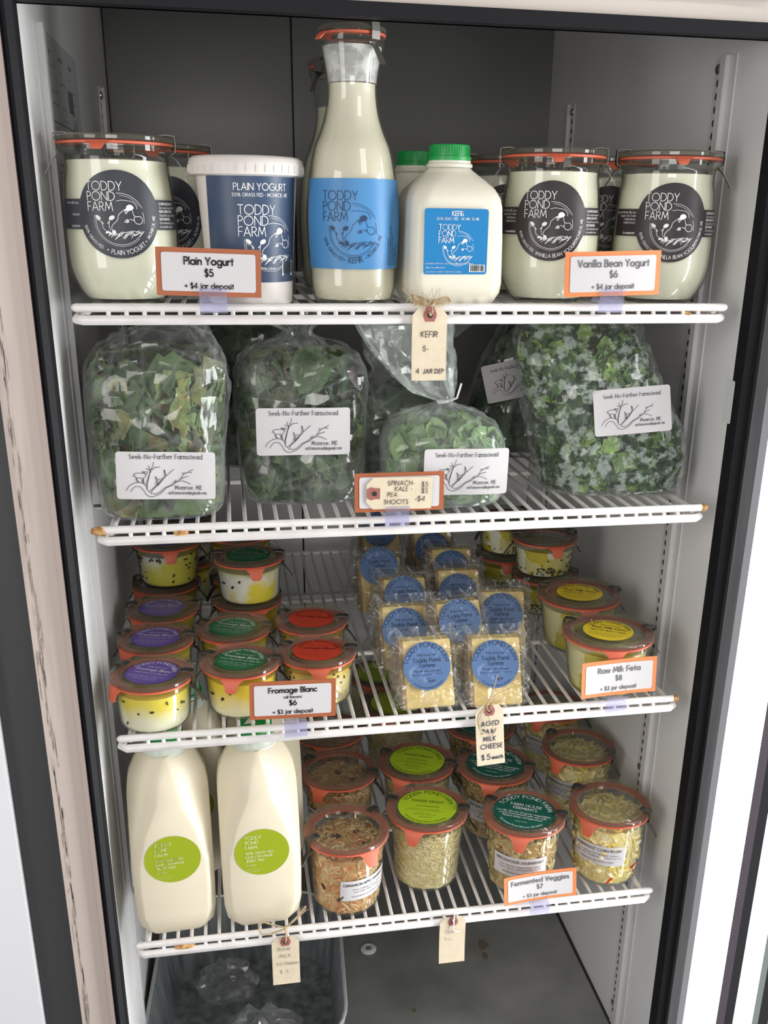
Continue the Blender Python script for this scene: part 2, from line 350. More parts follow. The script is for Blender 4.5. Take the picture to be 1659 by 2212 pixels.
def interp(tab, x):
    if x <= tab[0][0]: return tab[0][1]
    for (a, b), (c, d) in zip(tab, tab[1:]):
        if x <= c: return b+(d-b)*(x-a)/(c-a) if c > a else d
    return tab[-1][1]
def smoothprof(p, n=4):
    out = []
    for i in range(len(p)-1):
        p0 = p[max(i-1, 0)]; p1 = p[i]; p2 = p[i+1]; p3 = p[min(i+2, len(p)-1)]
        for k in range(n):
            t = k/n
            out.append(tuple(.5*((2*p1[j])+(-p0[j]+p2[j])*t+(2*p0[j]-5*p1[j]+4*p2[j]-p3[j])*t*t+(-p0[j]+3*p1[j]-3*p2[j]+p3[j])*t**3) for j in range(len(p1))))
    out.append(tuple(p[-1])); return out

# ---------------------------------------------------------------- lettering: one-stroke geometric alphabet
def A(cx, cy, rx, ry, a0, a1, n=None):
    n = n or max(4, int(abs(a1-a0)/20)); return [(cx+rx*math.cos(R(a0+(a1-a0)*k/n)), cy+ry*math.sin(R(a0+(a1-a0)*k/n))) for k in range(n+1)]
X = .62; r3 = .31
G = {
'A': (.74, [[(0, 0), (.37, 1), (.74, 0)], [(.13, .32), (.61, .32)]]),
'B': (.5, [[(0, 0), (0, 1), (.24, 1)]+A(.24, .76, .22, .24, 90, -90)+[(0, .52)], [(.24, .52)]+A(.24, .26, .26, .26, 90, -90)+[(0, 0)]]),
'C': (.84, [A(.5, .5, .5, .5, 48, 312, 16)]),
'D': (.7, [[(0, 0), (0, 1), (.2, 1)]+A(.2, .5, .5, .5, 90, -90, 12)+[(0, 0)]]),
'E': (.42, [[(.42, 1), (0, 1), (0, 0), (.42, 0)], [(0, .52), (.4, .52)]]),
'F': (.42, [[(.42, 1), (0, 1), (0, 0)], [(0, .5), (.38, .5)]]),
'G': (.96, [A(.5, .5, .5, .5, 45, 360, 18)+[(.55, .5)]]),
'H': (.6, [[(0, 0), (0, 1)], [(.6, 0), (.6, 1)], [(0, .52), (.6, .52)]]),
'I': (0, [[(0, 0), (0, 1)]]),
'J': (.3, [[(.3, 1), (.3, .15)]+A(.13, .15, .17, .17, 0, -150)]),
'K': (.56, [[(0, 0), (0, 1)], [(.5, 1), (0, .48)], [(.1, .55), (.56, 0)]]),
'L': (.38, [[(0, 1), (0, 0), (.38, 0)]]),
'M': (.86, [[(0, 0), (.13, 1), (.43, .2), (.73, 1), (.86, 0)]]),
'N': (.68, [[(0, 0), (0, 1), (.68, 0), (.68, 1)]]),
'O': (1., [A(.5, .5, .5, .5, 0, 360, 24)]),
'P': (.48, [[(0, 0), (0, 1), (.22, 1)]+A(.22, .74, .26, .26, 90, -90)+[(0, .48)]]),
'Q': (1., [A(.5, .5, .5, .5, 0, 360, 24), [(.6, .3), (.95, -.05)]]),
'R': (.52, [[(0, 0), (0, 1), (.22, 1)]+A(.22, .74, .26, .26, 90, -90)+[(0, .48)], [(.2, .48), (.52, 0)]]),
'S': (.46, [A(.23, .76, .2, .24, 40, 270, 9)+A(.23, .26, .23, .26, 90, -140, 9)]),
'T': (.56, [[(0, 1), (.56, 1)], [(.28, 1), (.28, 0)]]),
'U': (.58, [[(0, 1), (0, .29)]+A(.29, .29, .29, .29, 180, 360)+[(.58, 1)]]),
'V': (.66, [[(0, 1), (.33, 0), (.66, 1)]]),
'W': (1.04, [[(0, 1), (.27, 0), (.52, .9), (.77, 0), (1.04, 1)]]),
'X': (.6, [[(0, 0), (.58, 1)], [(.02, 1), (.6, 0)]]),
'Y': (.62, [[(0, 1), (.31, .48), (.62, 1)], [(.31, .48), (.31, 0)]]),
'Z': (.54, [[(.02, 1), (.52, 1), (0, 0), (.54, 0)]]),
'a': (.62, [A(.31, r3, r3, r3, 0, 360, 16), [(.62, X), (.62, 0)]]),
'b': (.62, [A(.31, r3, r3, r3, 0, 360, 16), [(0, 1.05), (0, 0)]]),
'c': (.52, [A(.31, r3, r3, r3, 50, 310, 12)]),
'd': (.62, [A(.31, r3, r3, r3, 0, 360, 16), [(.62, 1.05), (.62, 0)]]),
'e': (.6, [[(0.02, .33), (.6, .33)]+A(.3, r3, .3, r3, 4, 310, 14)]),
'f': (.3, [A(.26, .88, .14, .17, 70, 180, 5)+[(.12, 0)], [(0, X), (.28, X)]]),
'g': (.62, [A(.31, r3, r3, r3, 0, 360, 16), [(.62, X), (.62, -.1)]+A(.33, -.08, .29, .27, 0, -150, 8)]),
'h': (.48, [[(0, 0), (0, 1.05)], A(.24, .38, .24, .24, 180, 0, 8)+[(.48, 0)]]),
'i': (0, [[(0, 0), (0, X)], [(0, .84), (0, .9)]]),
'j': (.1, [[(.1, X), (.1, -.12)]+A(-.02, -.12, .12, .14, 0, -90, 4), [(.1, .84), (.1, .9)]]),
'k': (.44, [[(0, 0), (0, 1.05)], [(.38, X), (0, .3)], [(.1, .38), (.44, 0)]]),
'l': (0, [[(0, 0), (0, 1.05)]]),
'm': (.8, [[(0, 0), (0, X)], A(.2, .4, .2, .22, 180, 0, 7)+[(.4, 0)], A(.6, .4, .2, .22, 180, 0, 7)+[(.8, 0)]]),
'n': (.46, [[(0, 0), (0, X)], A(.23, .39, .23, .23, 180, 0, 8)+[(.46, 0)]]),
'o': (.62, [A(.31, r3, r3, r3, 0, 360, 16)]),
'p': (.62, [A(.31, r3, r3, r3, 0, 360, 16), [(0, X), (0, -.34)]]),
'q': (.62, [A(.31, r3, r3, r3, 0, 360, 16), [(.62, X), (.62, -.34)]]),
'r': (.28, [[(0, 0), (0, X)], A(.22, .38, .22, .22, 180, 60, 5)]),
's': (.34, [A(.17, .46, .15, .155, 40, 270, 7)+A(.17, .155, .17, .155, 90, -140, 7)]),
't': (.26, [[(.13, .9), (.13, 0)], [(0, X), (.26, X)]]),
'u': (.46, [[(0, X), (0, .23)]+A(.23, .23, .23, .23, 180, 360, 8)+[(.46, X)], [(.46, .3), (.46, 0)]]),
'v': (.46, [[(0, X), (.23, 0), (.46, X)]]),
'w': (.74, [[(0, X), (.19, 0), (.37, .55), (.55, 0), (.74, X)]]),
'x': (.44, [[(0, 0), (.42, X)], [(.02, X), (.44, 0)]]),
'y': (.48, [[(0, X), (.24, 0)], [(.48, X), (.12, -.34)]]),
'z': (.42, [[(.02, X), (.4, X), (0, 0), (.42, 0)]]),
'0': (.56, [A(.28, .5, .28, .5, 0, 360, 18)]),
'1': (.2, [[(0, .84), (.2, 1), (.2, 0)]]),
'2': (.54, [A(.26, .72, .25, .28, 165, -30, 9)+[(0, 0), (.54, 0)]]),
'3': (.5, [A(.23, .76, .2, .24, 150, -90, 9), A(.23, .26, .26, .26, 90, -150, 9)]),
'4': (.6, [[(.46, 0), (.46, 1), (0, .26), (.6, .26)]]),
'5': (.52, [[(.46, 1), (.12, 1), (.06, .58)]+A(.24, .32, .28, .31, 125, -145, 10)]),
'6': (.58, [[(.38, 1), (.06, .45)], A(.29, .3, .29, .3, 0, 360, 16)]),
'7': (.52, [[(0, 1), (.52, 1), (.14, 0)]]),
'8': (.52, [A(.26, .76, .2, .24, 0, 360, 14), A(.26, .26, .26, .26, 0, 360, 14)]),
'9': (.58, [[(.2, 0), (.52, .55)], A(.29, .7, .29, .3, 0, 360, 16)]),
'.': (0, [[(0, 0), (0, .05)]]), ',': (.05, [[(.05, .06), (0, -.12)]]), '-': (.3, [[(0, .36), (.3, .36)]]), ':': (0, [[(0, 0), (0, .05)], [(0, .45), (0, .5)]]),
'+': (.5, [[(0, .4), (.5, .4)], [(.25, .15), (.25, .65)]]), '/': (.4, [[(0, -.08), (.4, 1.05)]]), "'": (0, [[(0, .8), (0, 1)]]),
'$': (.46, [A(.23, .74, .2, .22, 40, 270, 8)+A(.23, .27, .23, .25, 90, -140, 8), [(.23, -.12), (.23, 1.12)]]),
'%': (.8, [A(.17, .76, .17, .22, 0, 360, 12), A(.63, .24, .17, .22, 0, 360, 12), [(.15, 0), (.65, 1)]]),
'(': (.14, [A(.4, .42, .4, .66, 140, 220, 5)]), ')': (.14, [A(-.26, .42, .4, .66, 40, -40, 5)]),
'@': (.9, [A(.45, .35, .17, .2, 0, 360, 12), [(.62, .55), (.62, .2), (.8, .2)]+A(.45, .35, .42, .45, 0, 320, 14)]),
'*': (.3, [[(.15, .7), (.15, 1)], [(0, .78), (.3, .92)], [(0, .92), (.3, .78)]]),
'~': (.2, [A(.1, .45, .06, .06, 0, 360, 8), A(.1, .45, .02, .02, 0, 360, 6)]),
}
def strokes(text, size, track=.2, serif=0, jit=0, slant=0, rnd=None, narrow=1):
    x = 0; out = []
    for ch in text:
        if ch == ' ': x += .42*narrow; continue
        wd, ps = G[ch]
        for p in ps:
            q = [(x+a*narrow+slant*b, b) for a, b in p]
            if jit: q = [(a+rnd.uniform(-jit, jit), b+rnd.uniform(-jit, jit)) for a, b in q]
            out.append([(a*size, b*size) for a, b in q])
            if serif and len(p) >= 2:
                for (e, f) in ((p[0], p[1]), (p[-1], p[-2])):
                    if abs(e[0]-f[0]) < .15 and abs(e[1]-f[1]) > .2 and (abs(e[1]) < .02 or abs(e[1]-1) < .06 or abs(e[1]-X) < .02):
                        out.append([((x+e[0]*narrow-serif)*size, e[1]*size), ((x+e[0]*narrow+serif)*size, e[1]*size)])
        x += wd*narrow+track
    return out, max(0, (x-track))*size
class Ink:
    """collects flat pen strokes in label space (u, v)"""
    def __init__(s): s.q = []
    def pen(s, pl, w, cap=.5):
        for (a, b), (c, d) in zip(pl, pl[1:]):
            L = math.hypot(c-a, d-b)
            if L < 1e-9: continue
            tx, ty = (c-a)/L*w/2, (d-b)/L*w/2
            a1, b1, c1, d1 = a-tx*cap*1.4, b-ty*cap*1.4, c+tx*cap*1.4, d+ty*cap*1.4
            n = max(1, int(L/.012))
            for k in range(n):
                e0, e1 = k/n, (k+1)/n
                p0 = (a1+(c1-a1)*e0, b1+(d1-b1)*e0); p1 = (a1+(c1-a1)*e1, b1+(d1-b1)*e1)
                s.q.append([(p0[0]+ty, p0[1]-tx), (p1[0]+ty, p1[1]-tx), (p1[0]-ty, p1[1]+tx), (p0[0]-ty, p0[1]+tx)])
        return s
    def text(s, t, x, y, size, wt=.1, al='c', rot=0, **kw):
        st, wd = strokes(t, size, **kw)
        dx = {'c': -wd/2, 'l': 0, 'r': -wd}[al]; c, n = math.cos(rot), math.sin(rot)
        for p in st:
            s.pen([(x+(a+dx)*c-b*n, y+(a+dx)*n+b*c) for a, b in p], wt*size)
        return s
    def arc(s, t, cx, cy, rad, mid, size, wt=.1, top=True, **kw):
        """text along a circle; mid = angle in degrees of its middle"""
        st, wd = strokes(t, size, **kw)
        for p in st:
            q = []
            for a, b in p:
                if top: th = R(mid)-(a-wd/2)/rad; rr = rad+b
                else: th = R(mid)+(a-wd/2)/rad; rr = rad-b
                q.append((cx+rr*math.cos(th), cy+rr*math.sin(th)))
            s.pen(q, wt*size)
        return s
    def fine(s, x0, x1, y, size, rnd, wt=.16):
        """small print too fine to read: broken dashes"""
        x = x0
        while x < x1:
            L = rnd.uniform(1.2, 3.5)*size
            if x+L > x1: break
            q = []; k = 0
            while k*size*.34 < L:
                q.append((x+k*size*.34, y+(size*.5 if k % 2 else 0)*rnd.uniform(.6, 1))); k += 1
            s.pen(q, wt*size); x += L+size*.55
        return s
    def poly(s, quad): s.q.append(quad); return s
    def rect(s, x0, y0, x1, y1): s.q.append([(x0, y0), (x1, y0), (x1, y1), (x0, y1)]); return s
    def blob(s, cx, cy, rx, ry, rot=0, n=14):
        c, k = math.cos(rot), math.sin(rot)
        s.q.append([(cx+rx*math.cos(2*PI*i/n)*c-ry*math.sin(2*PI*i/n)*k, cy+rx*math.cos(2*PI*i/n)*k+ry*math.sin(2*PI*i/n)*c) for i in range(n)]); return s
    def obj(s, name, m, parent, S, off):
        b = MB()
        for q in s.q: b.add([S(u, v, off) for u, v in q], [tuple(range(len(q)))])
        return b.obj(name, m, parent, smooth=False)
def disc_label(name, m, parent, S, r, off=.0003, ry=None):
    b = MB(); ry = ry or r; N = 48; K = 6
    vs = [S(0, 0, off)]; fs = []
    for j in range(1, K+1):
        for i in range(N): vs.append(S(r*j/K*math.cos(2*PI*i/N), ry*j/K*math.sin(2*PI*i/N), off))
    for i in range(N): fs.append((0, 1+i, 1+(i+1) % N))
    for j in range(K-1):
        for i in range(N): fs.append((1+j*N+i, 1+(j+1)*N+i, 1+(j+1)*N+(i+1) % N, 1+j*N+(i+1) % N))
    return b.add(vs, fs).obj(name, m, parent)
def rect_label(name, m, parent, S, w, h, rc=.002, off=.0003, nu=14, nv=8, cx=0, cy=0):
    b = MB()
    def P(a, c):
        u, v = (a-.5)*w, (c-.5)*h
        if rc:
            ex, ey = abs(u)-(w/2-rc), abs(v)-(h/2-rc)
            if ex > 0 and ey > 0:
                d = math.hypot(ex, ey)
                if d > rc: u = math.copysign(w/2-rc+ex*rc/d, u); v = math.copysign(h/2-rc+ey*rc/d, v)
        return S(cx+u, cy+v, off)
    us = [0, rc/w*.3, rc/w, *[rc/w+(1-2*rc/w)*k/nu for k in range(1, nu)], 1-rc/w, 1-rc/w*.3, 1] if rc else [k/nu for k in range(nu+1)]
    vs_ = [0, rc/h*.3, rc/h, *[rc/h+(1-2*rc/h)*k/nv for k in range(1, nv)], 1-rc/h, 1-rc/h*.3, 1] if rc else [k/nv for k in range(nv+1)]
    vs = [P(a, c) for c in vs_ for a in us]; n = len(us)
    fs = [(j*n+i, j*n+i+1, (j+1)*n+i+1, (j+1)*n+i) for j in range(len(vs_)-1) for i in range(n-1)]
    return b.add(vs, fs).obj(name, m, parent)
def cow_logo(ink, x, y, s, wt=.0085):
    """two cows in a ring with grass; s = ring radius; x, y = ring centre"""
    w = wt*s*2
    P = lambda pts, k=1.0: ink.pen([(x+a*s, y+b*s) for a, b in pts], w*k)
    P(A(0, 0, 1, 1, 174, 334, 26)); P(A(0, 0, 1.065, 1.065, 170, 316, 24), .7); P(A(0, 0, 1.0, 1.0, -8, 18, 6)); P(A(0, 0, 1.06, 1.06, 27, 94, 12)); P(A(0, 0, .98, .98, 34, 88, 10), .7)
    P([(-.09, .75), (.12, .79), (.32, .77), (.5, .74), (.62, .68), (.70, .57), (.73, .44)])                       # back of the near cow
    P([(.15, .36), (.04, .29), (-.05, .19), (-.09, .02), (-.17, -.08), (-.27, -.16), (-.36, -.27), (-.35, -.40), (-.29, -.50), (-.19, -.53)], 1.25)
    P([(.52, .38), (.55, .28), (.57, .19), (.66, .13), (.83, .15), (.92, .06), (.93, -.04), (.88, -.13), (.79, -.17), (.68, -.15), (.60, -.08), (.57, .03), (.60, .13)], 1.25)
    P([(.18, -.09), (.24, -.0), (.33, .02), (.36, -.07), (.29, -.11), (.18, -.09)], 1.2); ink.blob(x+.29*s, y-.05*s, .04*s, .035*s); P([(.40, .03), (.48, .01), (.56, -.03)], 1.2)
    ink.q.append([(x+a*s, y+b*s) for a, b in ((.14, .40), (.26, .43), (.30, .56), (.42, .62), (.54, .58), (.60, .47), (.52, .40), (.40, .36), (.28, .36))]); P([(.20, .38), (.26, .24)], 1.5); P([(.28, .38), (.29, .26)], 1.2); P([(.36, .38), (.33, .30)], 1.2)
    ink.blob(x-.90*s, y+.09*s, .13*s, .07*s, -.6); ink.blob(x-.33*s, y+.08*s, .13*s, .085*s, .5)
    P([(-.97, .0), (-.88, -.02), (-.78, -.06), (-.74, -.18), (-.72, -.31), (-.66, -.40), (-.58, -.46)], 1.2); P([(-.42, .0), (-.44, -.1), (-.46, -.22), (-.46, -.31), (-.40, -.42)], 1.2); P([(-.76, -.08), (-.69, -.17)], 1.8); P([(-.44, -.06), (-.52, -.15)], 1.8)
    ink.blob(x-.28*s, y-.50*s, .085*s, .10*s); ink.blob(x-.55*s, y-.50*s, .09*s, .05*s, .4); ink.blob(x-.44*s, y-.54*s, .05*s, .06*s)
    rnd = random.Random(4)
    P([(-.5, -.6), (-.2, -.58), (.2, -.5), (.5, -.44), (.8, -.5)], 1.2)
    for k in range(26):
        a = -.52+k*.052; b = -.62+.12*math.sin(k*.9)*.4+.10*k/26
        P([(a, b-.16*rnd.random()), (a+.1+.1*rnd.random(), b+.1*rnd.random())], 1.3)
def tpf(ink, x, y, size, wt=.085, lead=1.22):
    for i, t in enumerate(('TODDY', 'POND', 'FARM')): ink.text(t, x, y-i*lead*size, size, wt, 'l', track=.17)
def goat_logo(ink, x, y, s, w=.0078):
    """goat standing on a forked branch (label space: s = width of drawing)"""
    src = [[(262, 660), (300, 600), (360, 560), (420, 550), (475, 560), (515, 595)], [(318, 675), (345, 630), (385, 602), (440, 605), (480, 650), (505, 700), (540, 732), (590, 738), (660, 715), (710, 680), (760, 625), (840, 590), (880, 555), (950, 528), (1000, 540), (1065, 572)],
           [(515, 598), (525, 645), (542, 670), (570, 655), (630, 600), (640, 540), (632, 470)], [(650, 590), (655, 520), (636, 478)], [(655, 520), (685, 500)], [(652, 590), (735, 495), (748, 440), (740, 388)], [(655, 595), (760, 470), (858, 382)], [(760, 462), (748, 388)], [(650, 580), (720, 490)],
           [(650, 595), (600, 640), (565, 690), (625, 705), (680, 680), (740, 625), (830, 580), (862, 550), (882, 520)], [(862, 553), (940, 510), (985, 440), (1040, 415), (1098, 382)], [(1040, 415), (1085, 422)], [(975, 440), (968, 420)], [(940, 512), (985, 485), (1045, 470)], [(980, 440), (1010, 425)],
           [(513, 595), (530, 530), (550, 460), (572, 395), (604, 335), (612, 285)], [(525, 640), (530, 560), (560, 440), (580, 400)], [(572, 395), (520, 370)], [(570, 390), (545, 330)], [(585, 390), (630, 355), (692, 350)], [(600, 375), (640, 352)],
           [(358, 470), (366, 445), (400, 428), (470, 430), (498, 432)], [(498, 432), (470, 410), (545, 415)], [(498, 420), (515, 455), (525, 425)], [(512, 455), (500, 480), (482, 495), (478, 520), (470, 550)], [(358, 470), (375, 462), (390, 490), (396, 525), (415, 550)], [(400, 490), (405, 520), (428, 552)], [(405, 490), (460, 492)], [(460, 492), (468, 540), (480, 560)], [(484, 500), (484, 545), (495, 570)]]
    for p in src: ink.pen([(x+(a-680)/840*s, y-(b-510)/840*s) for a, b in p], w*s)
# ---------------------------------------------------------------- the setting: cabinet of a glass-door cooler
WI = .3466; YB = .7125; ZF = -.1756; ZC = 1.46
def struct(name, mb, m, smooth=False): o = mb.obj(name, m, None, smooth=smooth); o['kind'] = 'structure'; return o
struct('wall_left', MB().box((-WI-.012, YB/2+.004, (ZF+ZC)/2), (.024, YB-.008, ZC-ZF+.1)), M['liner'])
struct('wall_right', MB().box((WI+.012, YB/2+.004, (ZF+ZC)/2), (.024, YB-.008, ZC-ZF+.1)), M['liner'])
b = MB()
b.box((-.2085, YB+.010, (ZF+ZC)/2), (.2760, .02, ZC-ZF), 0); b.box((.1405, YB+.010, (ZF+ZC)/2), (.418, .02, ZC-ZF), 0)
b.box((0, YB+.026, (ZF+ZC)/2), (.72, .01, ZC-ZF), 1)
struct('wall_back', b, [M['liner_shaded'], M['seam']])
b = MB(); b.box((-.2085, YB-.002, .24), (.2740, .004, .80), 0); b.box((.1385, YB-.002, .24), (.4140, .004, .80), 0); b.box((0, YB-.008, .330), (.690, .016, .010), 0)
struct('painted_light_sheets', b, [M['liner_lit']])  # sheets over the lower back wall, lighter colour imitating light there
struct('ceiling', MB().box((0, YB/2, ZC+.01), (.74, YB, .02)), M['liner'])
b = MB().box((0, YB/2, ZF-.012), (.74, YB+.02, .024))
rs = random.Random(2)
for cx, cy, r in ((.193, .325, .010), (.190, .300, .006), (.05, .20, .004)):
    b.add([(cx+r*rs.uniform(.6, 1.1)*math.cos(2*PI*k/12), cy+1.6*r*rs.uniform(.6, 1.1)*math.sin(2*PI*k/12), ZF+.0003) for k in range(12)], [tuple(range(12))], 1)
b.add([(WI, .02, ZF+.0003), (WI, .70, ZF+.0003), (WI-.003, .70, ZF+.0003), (WI-.006, .35, ZF+.0003), (WI-.0035, .02, ZF+.0003)], [(0, 1, 2, 3, 4)], 2)
struct('floor', b, [M['floor'], mat('floor_stain', (.15, .115, .08), .6), M['seam']])
struct('trim_1', MB().box((-.3457, YB-.002, .6), (.0018, .004, 1.7)).box((-.0705, YB-.0005, .6), (.0014, .002, 1.7)), M['seam'])
# black gasket round the opening, beige face frame outside it
b = MB()
b.tube([(-.3525, -.004, -.5), (-.3525, -.004, 1.165)], .0062, 4); b.box((-.3525, .004, .33), (.012, .018, 1.66))
struct('trim_2', b, M['gasket'])
struct('trim_3', MB().box((.353, .001, .33), (.013, .02, 1.64)), M['gasket'])
struct('trim_4', MB().box((.3665, -.003, .33), (.0135, .024, 1.66)), M['gasket2'])
b = MB(); b.box((0, .001, 1.1565), (.73, .02, .012)).box((0, .008, 1.1535), (.70, .006, .006), 1)
struct('trim_5', b, [M['gasket'], M['gasket2']])
M['scuff'] = mat('scuff', (.20, .155, .13), .7, var=(.36, .29, .25), scale=200)
b = MB().box((-.380, .02, .3), (.034, .05, 1.74))
for k in range(190):
    z0 = rs.uniform(-.15, .95); ln = rs.uniform(.004, .045); x0 = -.3905+rs.gauss(0, .0016); wd = rs.uniform(.0002, .0009)
    b.add([(x0, -.0052, z0), (x0+wd, -.0052, z0+.2*ln), (x0+wd*.8, -.0052, z0+ln), (x0-wd*.2, -.0052, z0+ln*.8)], [(0, 1, 2, 3)], 1)
struct('trim_6', b, [M['face'], M['scuff']])
struct('trim_7', MB().box((-.3608, -.001, .3), (.0050, .016, 1.735)), M['face_edge'])
b = MB().box((.05, .02, 1.262), (.95, .05, .199))
for k in range(120):
    x0 = rs.uniform(-.15, .36); ln = rs.uniform(.006, .06); z0 = 1.1915+rs.gauss(0, .0045); wd = rs.uniform(.0003, .0014)
    b.add([(x0, -.0052, z0), (x0+ln*.8, -.0052, z0-wd*.3), (x0+ln, -.0052, z0+wd*.8), (x0+.2*ln, -.0052, z0+wd)], [(0, 1, 2, 3)], 1)
struct('trim_8', b, [M['face_top'], M['scuff']])
struct('trim_9', MB().box((-.4200, .030, .3), (.0440, .04, 1.9)), M['gap'])
struct('trim_10', MB().box((-.56, .052, .3), (.236, .11, 1.9)), M['neighbour'])
# right: the swung-open glass door (hinged at this edge) and the bright daylight beyond it
dx, dy = .62, -.785
def along(t, off=0): return (.3745+dx*t-dy*off*-1*0+.785*off, -.006+dy*t+.62*off)
def upright(mb, t0, t1, th, mi=0, z0=-.6, z1=1.7, off=0):
    p0, p1 = along(t0, off), along(t1, off); q0, q1 = along(t0, off+th), along(t1, off+th)
    vs = [(p[0], p[1], z) for z in (z0, z1) for p in (p0, p1, q1, q0)]
    mb.add(vs, [(0, 1, 2, 3), (7, 6, 5, 4), (0, 4, 5, 1), (1, 5, 6, 2), (2, 6, 7, 3), (3, 7, 4, 0)], mi)
dr = empty('door_1', (0, 0, 0)); dr['kind'] = 'structure'
b = MB(); upright(b, .0560, .0665, .018); b.obj('stile', M['doorframe'], dr, False)
b = MB(); upright(b, .0665, .0775, .018); b.obj('inner_stile', M['doordark'], dr, False)
b = MB(); upright(b, .1010, .1085, .012); b.obj('glass_edge', M['glassedge'], dr, False)
b = MB(); upright(b, .1085, .1200, .016); b.obj('outer_stile', M['doordark'], dr, False)
b = MB(); upright(b, .1200, .1900, .016); b.obj('door_skin', M['face'], dr, False)
b = MB(); upright(b, .004, .56, .01, 0, -.6, 1.22, .022)
wn = struct('window_1', b, M['daylight'])

# ---------------------------------------------------------------- shelf standards on the side walls
def standard(side, y0, y1, label):
    s = -side; n = 1 if y1 > y0 else -1
    t = empty('shelf_standard', (side*WI, y0, -.1756)); tag(t, label, 'shelf bracket strip', 'slotted shelf strips')
    zt = 1.1515+.1756; b = MB(); ln = abs(y1-y0); f = lambda k: n*ln*k
    def bx(k0, k1, dep, mi=0, z0=0, z1=zt): b.box((s*dep/2, (f(k0)+f(k1))/2, (z0+z1)/2), (dep, abs(f(k1)-f(k0)), z1-z0), mi)
    bx(0, .33, .0012); bx(.33, .58, .0062); bx(.58, 1, .0012)
    b.obj('strip', M['strip'], t, False)
    b = MB(); z = zt-.0245
    while z > .02:
        c = f(.82)
        b.add([(s*.0014, c+.0026*math.cos(2*PI*k/10), z+.0038*math.sin(2*PI*k/10)) for k in range(10)], [tuple(range(10))]); z -= .0130
    b.obj('slot_row', M['slot'], t, False)
    for zz in (zt-.011, .458, .043):
        b = MB(); c = f(.82)
        for q in range(1):
            rr = [[(s*(.0012+d), c+r*math.cos(2*PI*k/14), zz+r*math.sin(2*PI*k/14)) for k in range(14)] for d, r in ((0, .0052), (.002, .0050), (.0032, .003))]
            b.rings(rr)
        b.obj('screw', M['steel'], t)
standard(1, .086, .132, 'white slotted strip nearest the door on the right wall')
standard(-1, .086, .132, 'white slotted strip nearest the door on the left wall')
standard(1, .630, .588, 'white slotted strip in the far corner of the right wall')
standard(-1, .630, .588, 'white slotted strip in the far corner of the left wall')

# ---------------------------------------------------------------- wire shelves
Z1, Z2, Z3, Z4 = .9091, .6949, .4569, .1788
WR = .0022; SD = .596; HW = .325
ZS = [z-.0032 for z in (Z1, Z2, Z3, Z4)]        # what stands on the wires
wire_me = None
def shelf(z, label, dx=0, dy=0, stains=()):
    global wire_me
    t = empty('wire_shelf', (dx, dy, z)); tag(t, label, 'shelf', 'white wire shelves')
    MB().tube([(-HW+.004, 0, -.0041), (HW-.004, 0, -.0041)], .0041, 12, round_=True).obj('front_rail', M['enamel'], t)
    MB().tube([(-HW+.006, .012, -.012), (-HW+.004, .003, -.0148), (-HW+.010, -.003, -.0150), (0, -.003, -.0150), (HW-.012, -.003, -.0150), (HW-.006, .002, -.0148), (HW-.006, .012, -.012)], .0046, 12, round_=True).obj('front_lip', M['enamel'], t)
    MB().tube([(-HW+.012, SD, -.006), (HW-.012, SD, -.006)], .0040, 10).obj('back_rail', M['enamel'], t)
    for sx in (-1, 1): MB().tube([(sx*(HW-.014), .002, -.007), (sx*(HW-.014), SD, -.007)], .0038, 10).obj('side_rail', M['enamel'], t)
    for y in (.19, .385): MB().tube([(-HW+.014, y, -.0086), (HW-.014, y, -.0086)], .0032, 8).obj('cross_bar', M['enamel'], t)
    if wire_me is None:
        wire_me = MB().tube([(0, SD, -.0032-WR), (0, .010, -.0032-WR), (0, .002, -.0050), (0, -.0012, -.0085), (0, -.003, -.0135)], WR, 7).mesh('wire', M['enamel'])
    n = 37
    for k in range(n):
        o = D.objects.new('wire', wire_me); o.location = (-HW+.033+(2*HW-.066)*k/(n-1), 0, 0); link(o, t)
    for (x, w, zz, yy) in stains:
        MB().tube([(x-w/2, yy, zz), (x, yy-.0003, zz), (x+w/2, yy, zz)], [.0043, .0047, .0043], 12, round_=True).obj('rust_stain', M['rust'], t)
    for sx in (-1, 1):
        for y in (.118, .600):
            b = MB(); b.box((sx*(WI-.0085)-dx, y-dy, -.014), (.016, .013, .003)).box((sx*(WI-.003)-dx, y-dy, -.009), (.003, .013, .013)); b.obj('shelf_clip', M['steel'], t, False)
    return t
shelf(Z1, 'topmost white wire shelf, under the yogurt jars', -.001, 0, [(.280, .004, -.0125, -.001)])
shelf(Z2, 'rust-ended white wire shelf holding the bags of greens', .0015, -.002, [(-.3215, .010, -.0046, 0), (.3222, .004, -.0042, 0), (-.243, .007, -.0102, -.001)])
shelf(Z3, 'white wire shelf carrying the blue-labelled cheeses', 0, .0015, [(.3195, .003, -.0042, 0)])
shelf(Z4, 'lowest white wire shelf, under the milk jugs', -.0033, .0009, [(-.268, .016, -.0098, -.0012)])

